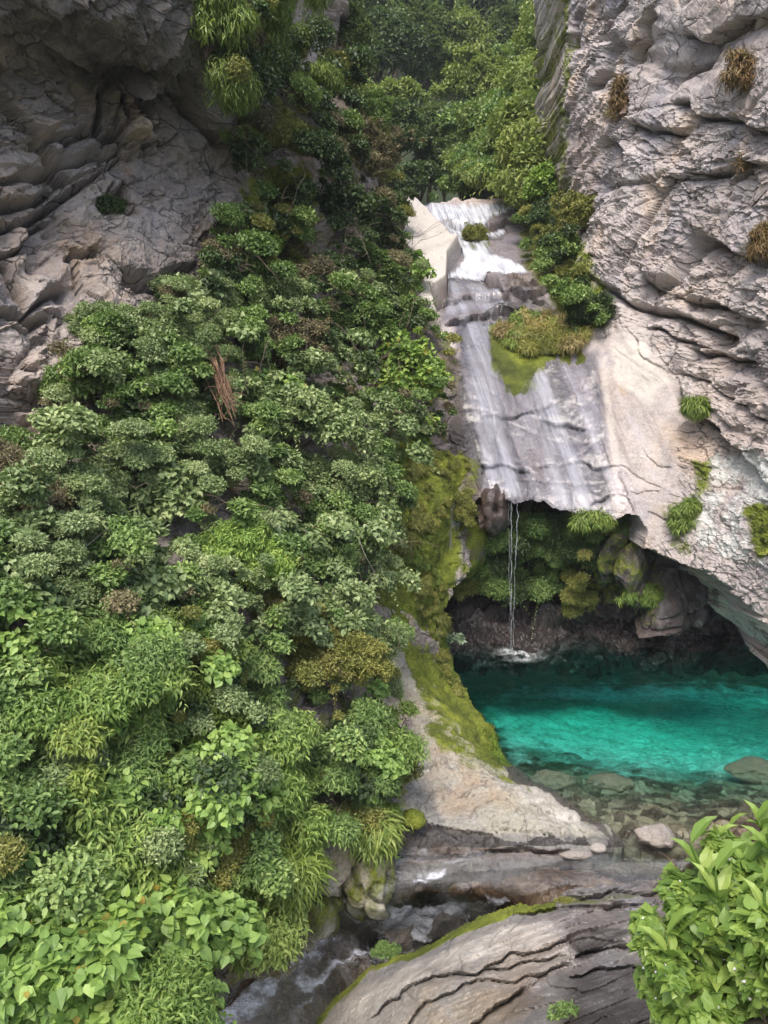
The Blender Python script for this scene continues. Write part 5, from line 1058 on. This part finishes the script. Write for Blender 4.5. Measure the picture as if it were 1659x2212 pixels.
r = np.random.default_rng(55); ps, rs = [], []
tx, ty = r.uniform(-40, 880, 230), r.uniform(420, 2180, 230)
k = inpoly(tx, ty, [(500,330),(760,260),(880,600),(930,760),(900,930),(820,1100),(850,1400),(830,1600),(700,1760),(560,1850),(420,2030),(300,2200),(-50,2200),(-50,1050),(150,900),(200,760),(420,640)])
for x_, y_ in zip(tx[k], ty[k]):
    P_, N_ = spt(LS, x_, y_); s_ = np.linalg.norm(P_ - EYE) / 9
    a = P_ + N_ * r.uniform(.25, .5) * s_; d = unit(1, r)[0] * .5 + N_ * .35 + np.array([0, 0, r.uniform(-.8, .6)]); L_ = r.uniform(.2, .75) * s_
    b_ = a + d / np.linalg.norm(d) * L_
    ps.append(bent(a, b_, r, .14)); rs.append(np.linspace(.004, .0015, 6) * s_)
    for j in range(2):
        c_ = ps[-1 - j][r.integers(2, 5)]; ps.append(bent(c_, c_ + unit(1, r)[0] * L_ * .4, r)); rs.append(np.linspace(.0035, .0015, 6) * s_)
tag(link('dead_twigs', tubes(ps, rs, 4), [TWIG]), 'fine bare twigs and dry stems sticking out all over the left bank', 'twigs', kind='stuff')
thicket(FS, 'moss', 'tufts of moss and tiny plants along the top of the mossy rib', [(835,950),(1010,985),(965,1110),(940,1200),(940,1330),(965,1440),(1000,1520),(950,1480),(900,1330),(840,1100)],
        [('soft',2,.75),('fern',1,.35,'olive'),('soft',1,.6,'fern')], 12, 1008, (-.03,.04), .5, .45, holes=.85)

# ---- plants on the right mountain and around the lip
thicket(RS, 'undergrowth', 'low plants down the crease between the waterfall and the right cliff', [(1120,470),(1200,440),(1235,480),(1270,560),(1300,650),(1320,740),(1240,700),(1180,620),(1130,540)],
        [('dark',1.5,1.2),('soft',1.5,1.6),('oval',2,1.3)], 18, 1010, (.0,.3), .6, 1.1, holes=.75)
thicket(RS, 'mossy_grass', 'dry yellow green grass hanging over the wet slab below the white water', [(1080,700),(1140,680),(1200,690),(1260,720),(1250,765),(1180,780),(1120,770),(1085,740)],
        [('grass',1.5,.42),('soft',1,1.2),('grass',1,.5,'straw'),('fern',1.3,.6)], 11, 1011, (-.05,.05), .55, .7, cat='grass')
thicket(CS, 'undergrowth', 'shade plants covering the wall under the dripping lip', [(950,1110),(1050,1130),(1110,1100),(1240,1120),(1330,1150),(1330,1230),(1280,1290),(1150,1270),(1100,1290),(960,1300)],
        [('dark',2,.8),('oval',2,.8),('soft',2,1.2)], 14, 1012, (.0,.35), .9, .9, holes=.6)
T2 = [
 (RS,'dark green bush at the bottom of the crease beside the dry grass',1275,690,42,42,'oval',dict(Lmul=1.0,mat='dark',cov=1.3)),
 (RS,'leafy green bush in the middle of the crease right of the waterfall',1215,570,48,45,'oval',dict(Lmul=1.5,mat='mid')),
 (RS,'green bush between the two others in the crease',1245,640,40,32,'oval',dict(Lmul=1.2,mat='mid')),
 (RS,'brown and green thorny shrub where the right cliff begins',1265,480,60,42,'brown',dict(Lmul=1.6,mat='olive')),
 (RS,'small creeping weeds on the mossy hump in the white water',1025,515,26,24,'soft',dict(Lmul=1.2,mat='olive',cov=.7)),
 (RS,'bright bush standing under the edge of the tall right cliff',1200,410,42,32,'oval',dict(Lmul=1.9,mat='bright')),
 (RS,'lone fern tuft growing in the lower right rock face',1480,1120,28,42,'fern',dict(name='fern',cat='fern',Lmul=.5,mat='fern',cov=.4,out=.0)),
 (RS,'small weed in the dark crack of the lower right rock face',1515,885,20,24,'fern',dict(name='fern',cat='fern',Lmul=.6)),
 (RS,'rusty grass hanging from the upper right cliff near the dark stain',1330,220,16,42,'fern',dict(name='grass_tuft',cat='grass',mat='rust',Lmul=.7,cov=.3,depth=.3,out=.0)),
 (RS,'rusty grass in the top ledge at the right edge of the view',1610,165,36,40,'fern',dict(name='grass_tuft',cat='grass',mat='rust',Lmul=.6,cov=.25,depth=.3,out=.0)),
 (RS,'pale dry grass on the middle ledge of the right cliff',1605,355,36,16,'grass',dict(name='grass_tuft',cat='grass',mat='rust',Lmul=.4,cov=.3,depth=.4,out=.0)),
 (RS,'brown hanging tuft at the right edge beside the deep ledge',1650,535,28,42,'fern',dict(name='grass_tuft',cat='grass',mat='rust',Lmul=.5,cov=.35,depth=.3,out=.0)),
 (RS,'little rusty tuft on the pale bulge of the right cliff',1530,705,12,18,'fern',dict(name='grass_tuft',cat='grass',mat='rust',Lmul=.3,cov=.5,depth=.3,out=.0)),
 (RS,'grass tuft hanging from the lip left of the bare wet overhang',1275,1128,40,16,'fern',dict(name='grass_tuft',cat='grass',mat='fern',Lmul=.6,cov=.6)),
 (CS,'bright yellow plant growing low beside the thread of water',1158,1268,28,22,'oval',dict(mat='bright',Lmul=.7,name='weed',cat='plant',out=1.5,tb=.3)),
 (CS,'bushy dark shrub hanging under the lip right of the thread of water',1200,1180,75,50,'oval',dict(Lmul=.75,mat='mid',out=1.0,cov=1.2)),
 (CS,'shrub filling the right side of the hollow below the bare overhang',1290,1200,50,45,'oval',dict(Lmul=.75,mat='dark',out=.9,cov=1.2)),
 (CS,'round leafy bush left of the thread of water',1050,1240,62,45,'oval',dict(Lmul=.75,mat='mid',out=1.0)),
 (CS,'small yellow green weeds at the water line of the dark rocks',1265,1280,34,22,'oval',dict(Lmul=.6,mat='bright',name='weed',cat='plant',out=1.2)),
 (CS,'fern growing on the brown rocks at the right of the hollow',1395,1245,38,26,'fern',dict(name='fern',cat='fern',Lmul=.45,mat='fern',out=.9,cov=.5)),
 (CS,'grass tuft beside the lip where the right cliff starts to overhang',1350,1175,28,24,'fern',dict(name='fern',cat='fern',Lmul=.6,mat='mid',out=1.5)),
 (FS,'small leafy clump on the mossy shoulder under the flecked vine',990,1110,26,45,'soft',dict(Lmul=1.0,mat='olive',out=.7,cov=.8)),
 (CS,'dark bush squeezed between the mossy rib and the hollow',1012,1205,34,60,'oval',dict(Lmul=.8,mat='mid',out=1.8,cov=1.0)),
 (CS,'olive bush in the left corner of the hollow over the water',985,1290,26,34,'oval',dict(Lmul=.7,mat='olive',out=1.4,cov=.8)),
 (FS,'pale leaved sprig hanging over the dark corner of the pool',968,1385,18,13,'blue',dict(name='hanging_sprig',cat='plant',Lmul=.6,out=1.0,cov=.3)),
 (BS,'small weed clump on the mossy tip of the layered slab',838,2062,26,12,'soft',dict(mat='mid',Lmul=.7,name='weed',cat='plant',out=.5,cov=.9)),
 (BS,'moss cushion on the flat stones at the upper edge of the slab',1215,1948,18,5,'soft',dict(mat='olive',Lmul=.35,name='moss_cushion',cat='moss',out=.3)),
 (BS,'weeds growing in the dark cracks at the bottom of the slab',1215,2190,26,14,'soft',dict(mat='mid',Lmul=.9,name='weed',cat='plant',out=.2,cov=.14,)),
]
for i, (S_, lb, x_, y_, rx_, ry_, spc, kw) in enumerate(T2):
    shrub(S_, lb, x_, y_, rx_, ry_, spc, 3000 + i, **dict(kw))

# ---- wooded valley behind the fall: every tree on its own
def tree(label, px, py, rpx, rpy, Y, species, seed, mat=None, Lmul=1.0, cov=1.0, name='valley_tree', rc=None):
    c = at(px, py, Y); s = np.linalg.norm(c - EYE) / FV; rx, rz = rpx * s, rpy * s
    return plant(name, label, 'tree', c, (rx, min(rx, rz) * .9, rz), species, seed, base=c - np.array([0, -.3, rz * 2.0]), mat=mat, Lmul=.62 * Lmul * Y / 34., cov=cov, rc=rc or rx * .23, leafpart='crown', stempart='trunk', trunk=max(.09, rx * .06), group='trees in the valley behind the waterfall', stems=12)
for i, a in enumerate([
 ('dark tree low in the notch directly above the lip of the fall',905,400,75,42,33,'far','dark'),
 ('dusky tree between the notch and the drooping bamboo',960,375,70,45,36,'far','dark'),
 ('feathery drooping bamboo tree in the centre of the valley',925,300,85,65,36,'farbamboo','far'),
 ('flat topped pale tree at the left side of the valley',855,220,60,36,36,'far','farlight'),
 ('dark rounded tree below the flat topped pale tree',845,300,55,60,34,'far','dark'),
 ('leafy tree with layered branches left of the bright slope',1040,275,72,45,34,'far','mid'),
 ('dark tree under the layered one beside the bright slope',1020,345,60,45,33,'far','far'),
 ('bright green tree in the centre of the valley side',1040,200,80,55,40,'far','farlight'),
 ('tall dark tree on the left behind the flat topped one',800,130,85,80,46,'far','dark'),
 ('big dark tree high in the middle of the valley',905,120,80,90,50,'far','far'),
 ('pale green tree left of the dark crack of the valley',985,140,60,70,50,'farbamboo','farlight'),
 ('round tree right of the dark crack high in the valley',1130,90,75,60,52,'far','far'),
 ('bluish tree behind the bright slope next to the right cliff',1150,160,60,55,46,'far','mid'),
 ('faint tree at the very top centre of the view',970,30,90,60,66,'far','far'),
 ('faint tree at the top left of the valley',850,30,90,70,62,'far','mid'),
 ('faint tree at the top right of the valley beside the cliff',1120,10,100,50,68,'far','far'),
 ('dull tree at the far left edge of the valley behind the rock shoulder',765,40,60,60,52,'far','far'),
 ('hazy tree showing above the round tree of the dark crack',1060,40,60,60,60,'farbamboo','far'),
 ('low bush like tree just right of the notch above the white water',1000,410,45,26,31,'far','mid'),
]):
    tree(*a[:7], 4000 + i, mat=a[7], cov=1.0)
# bright slope leading up to the right cliff
BANK = logtps([(980,440,29),(1060,440,28),(1150,450,26),(1215,440,23.6),(1060,380,31),(1130,330,30),(1215,300,26),(1120,230,36),(1215,150,30),(1180,80,38),(1230,0,36),(1000,400,33)])
bpoly = [(975,455),(1000,415),(1060,360),(1110,280),(1150,180),(1190,60),(1200,-60),(1300,-60),(1300,470),(1150,470)]
S = Sheet((960, -80, 1310, 480), 5, BANK, bpoly); S.push(.3 * fbm(S.P * .5, 3, 800)); S.attrs = {}
tag(S.build('bank', GROUND_M, skirt=0), 'steep overgrown slope running up against the right cliff', kind='structure')
thicket(S, 'undergrowth', 'bright yellow green cover of the steep slope beside the right cliff', [(1000,430),(1060,370),(1110,290),(1150,190),(1185,70),(1215,20),(1225,440),(1150,455)],
        [('far',2,.75,'farlight'),('farbamboo',2,.55,'farlight'),('far',2,.7,'mid'),('far',1,.8,'farlight')], 13, 1020, (.0,.5), .55, .62)
VS = S
for i, (lb, x_, y_, rx_, ry_, mt_) in enumerate([('bush with large bright leaves at the foot of the bright slope',1175,400,40,26,'bright'),('grey green bush at the lower left end of the bright slope',1045,395,36,26,'grey'),('tall bush half way up the bright slope',1160,290,34,44,'farlight')]):
    shrub(VS, lb, x_, y_, rx_, ry_, 'far', 4100 + i, mat=mt_, Lmul=.6, rc=.4)

# ---- plants in the near right corner
def ginger(px, py, Y, h, seed, label, n=13, Lf=.19, lean=(0, 0)):
    r = np.random.default_rng(seed); tip = at(px, py, Y); base = tip + np.array([lean[0], lean[1], -h])
    root = empty('broadleaf_plant', base); tag(root, label, 'plant', 'long leaved plants in the near right corner')
    O, D, U, L = [], [], [], []
    ps = [bent(base, tip, r, .05, 8)]
    for k in range(n):
        f = 1 - .45 * (k / n); i0 = ps[0][int(f * 7)]
        az = k * 2.4 + r.uniform(-.3, .3); el = .95 - .8 * k / n + r.normal() * .12
        d = np.array([math.cos(az) * math.cos(el), math.sin(az) * math.cos(el), math.sin(el)])
        O.append(i0); D.append(d); U.append(np.array([-d[0] * .5, -d[1] * .5, 1.0])); L.append(Lf * r.uniform(.7, 1.1))
    V, l, t, ti = leafmesh('broad', np.array(O), np.array(D), np.array(U), np.array(L), r.beta(2.6, 2, n), 1.0)
    me = joinmesh([(V, l, t, ti, 0)], [0]); me.transform(Matrix.Translation(-Vector(base))); link('leaves', me, LM['ginger'], root)
    sm = tubes(ps, [np.linspace(.012, .006, 8)]); sm.transform(Matrix.Translation(-Vector(base))); link('stem', sm, LM['ginger'], root)
gl_ = [(1540,1775,3.6),(1600,1840,3.45),(1510,1880,3.4),(1645,1800,3.6),(1500,1790,3.5),(1575,1765,3.8),(1628,1740,3.7),(1545,1850,3.3),(1625,1810,3.5),(1655,1770,3.4),(1470,1990,3.3),(1600,1900,3.3),(1650,1880,3.2),(1425,1985,3.3),(1690,1820,3.3)]
gd = ['slim long leaved stem between the two upright ones','middle long leaved stem of the near corner','low long leaved stem beside the thin dry stem','short long leaved stem tucked against the right edge','first upright tuft of long leaves over the boulder','long leaved stem right of the upright tuft','tall long leaved stem nearest the pool water','dense long leaved stem below the upright tuft','broad long leaved stem at the right edge','highest yellowish leaf stem at the right edge','low spreading stem over the layered slab','long leaved stem behind the white flowers','shaded long leaved stem under the right edge one','drooping leaf fan reaching farthest left over the slab','long leaved stem partly outside the right edge']
for i, ((x_, y_, Yd), lb) in enumerate(zip(gl_, gd)): ginger(x_, y_ + 30, Yd, 1.0, 5000 + i, lb, lean=(.25, -.1) if i not in (10, 13) else (.5, -.2))
for i, (lb, x_, y_, Yd, rx_, rz_, kw) in enumerate([
 ('upper mound of heart leaved vine dotted with white flowers',1590,1900,3.5,.20,.14,dict()),
 ('middle mound of heart leaved vine with the most white flowers',1570,1990,3.4,.27,.18,dict()),
 ('left spur of heart leaved vine over the dark slab cracks',1475,2090,3.5,.10,.16,dict()),
 ('lowest mound of heart leaved vine in the near right corner',1560,2150,3.3,.26,.18,dict()),
 ('thin vine tip with pointed leaves stretching left below the leaf fan',1415,2040,3.4,.07,.07,dict()),
 ('loose vine shoots on the ledge under the leaf fan',1440,2150,3.4,.09,.07,dict()),
 ('vine top between the long leaves and the slab',1490,1960,3.45,.10,.09,dict()),
 ('shadowed heart leaved vine at the bottom right corner',1650,2080,3.1,.12,.2,dict()),
]):
    c = at(x_, y_, Yd); rx_ *= .9
    plant('vine', lb, 'vine', c, (rx_, .22, rz_), 'vine', 5100 + i, base=c + np.array([.15, -.1, -.6]), mat='ginger', Lmul=.52, cov=.66, rc=.10, tb=-.04, group=None, extra=[('flower', 'heart', .05, .014), ('yellow', 'heart', .002, .05)])
# thin dry stems poking out of the near plants
r = np.random.default_rng(77)
a = at(1470, 1885, 3.6); tag(link('dry_stem', tubes([bent(a, at(1425, 1838, 3.7), r, .05)], [np.linspace(.003, .001, 6)], 4), DEAD), 'thin dry stem pointing at the stream from the near plants', 'twig')
a = at(1441, 2200, 3.5); tag(link('dry_stem', tubes([bent(a, at(1443, 2080, 3.5), r, .02)], [np.full(6, .004)], 4), PALE), 'straight pale stalk standing in front of the near vine', 'twig')
NEAR = tps([(1300,2300,1.2),(1450,2150,2.0),(1600,2000,1.9),(1659,1850,2.2),(1900,1850,2.5),(1700,2211,2.4),(1900,2500,2.8),(1450,2500,1.8)])
S = Sheet((1380, 1820, 1900, 2560), 8, lambda x, y: YZ(y, NEAR(x, y)) + 0 * x, [(1480,2560),(1500,2230),(1560,2100),(1640,2000),(1900,1950),(1900,2560)])
S.P[..., 1] = np.clip(S.P[..., 1], 2.2, 4.2); S.attrs = {}
tag(S.build('near_bank', SOIL, skirt=1.2, sdir=(0, .3, -1)), 'earth under the plants in the near right corner', kind='structure')

# ---- the air: pale haze that greys the far trees
hv = [(x_, y_, z_) for x_ in (-270, 270) for y_ in (-130, 430) for z_ in (-13, 135)]
me = bpy.data.meshes.new('haze'); me.from_pydata([tuple(v) for v in hv], [], [(0, 1, 3, 2), (4, 6, 7, 5), (0, 4, 5, 1), (2, 3, 7, 6), (0, 2, 6, 4), (1, 5, 7, 3)])
m, nt, out = newmat('haze'); vol = nt.nodes.new('ShaderNodeVolumePrincipled'); vol.inputs['Color'].default_value = (.86, .92, 1, 1); vol.inputs['Density'].default_value = .0007
nt.links.new(vol.outputs[0], out.inputs['Volume'])
tag(link('haze', me, m), 'thin pale haze over the far valley trees', kind='stuff')
SC.cycles.volume_bounces = 0
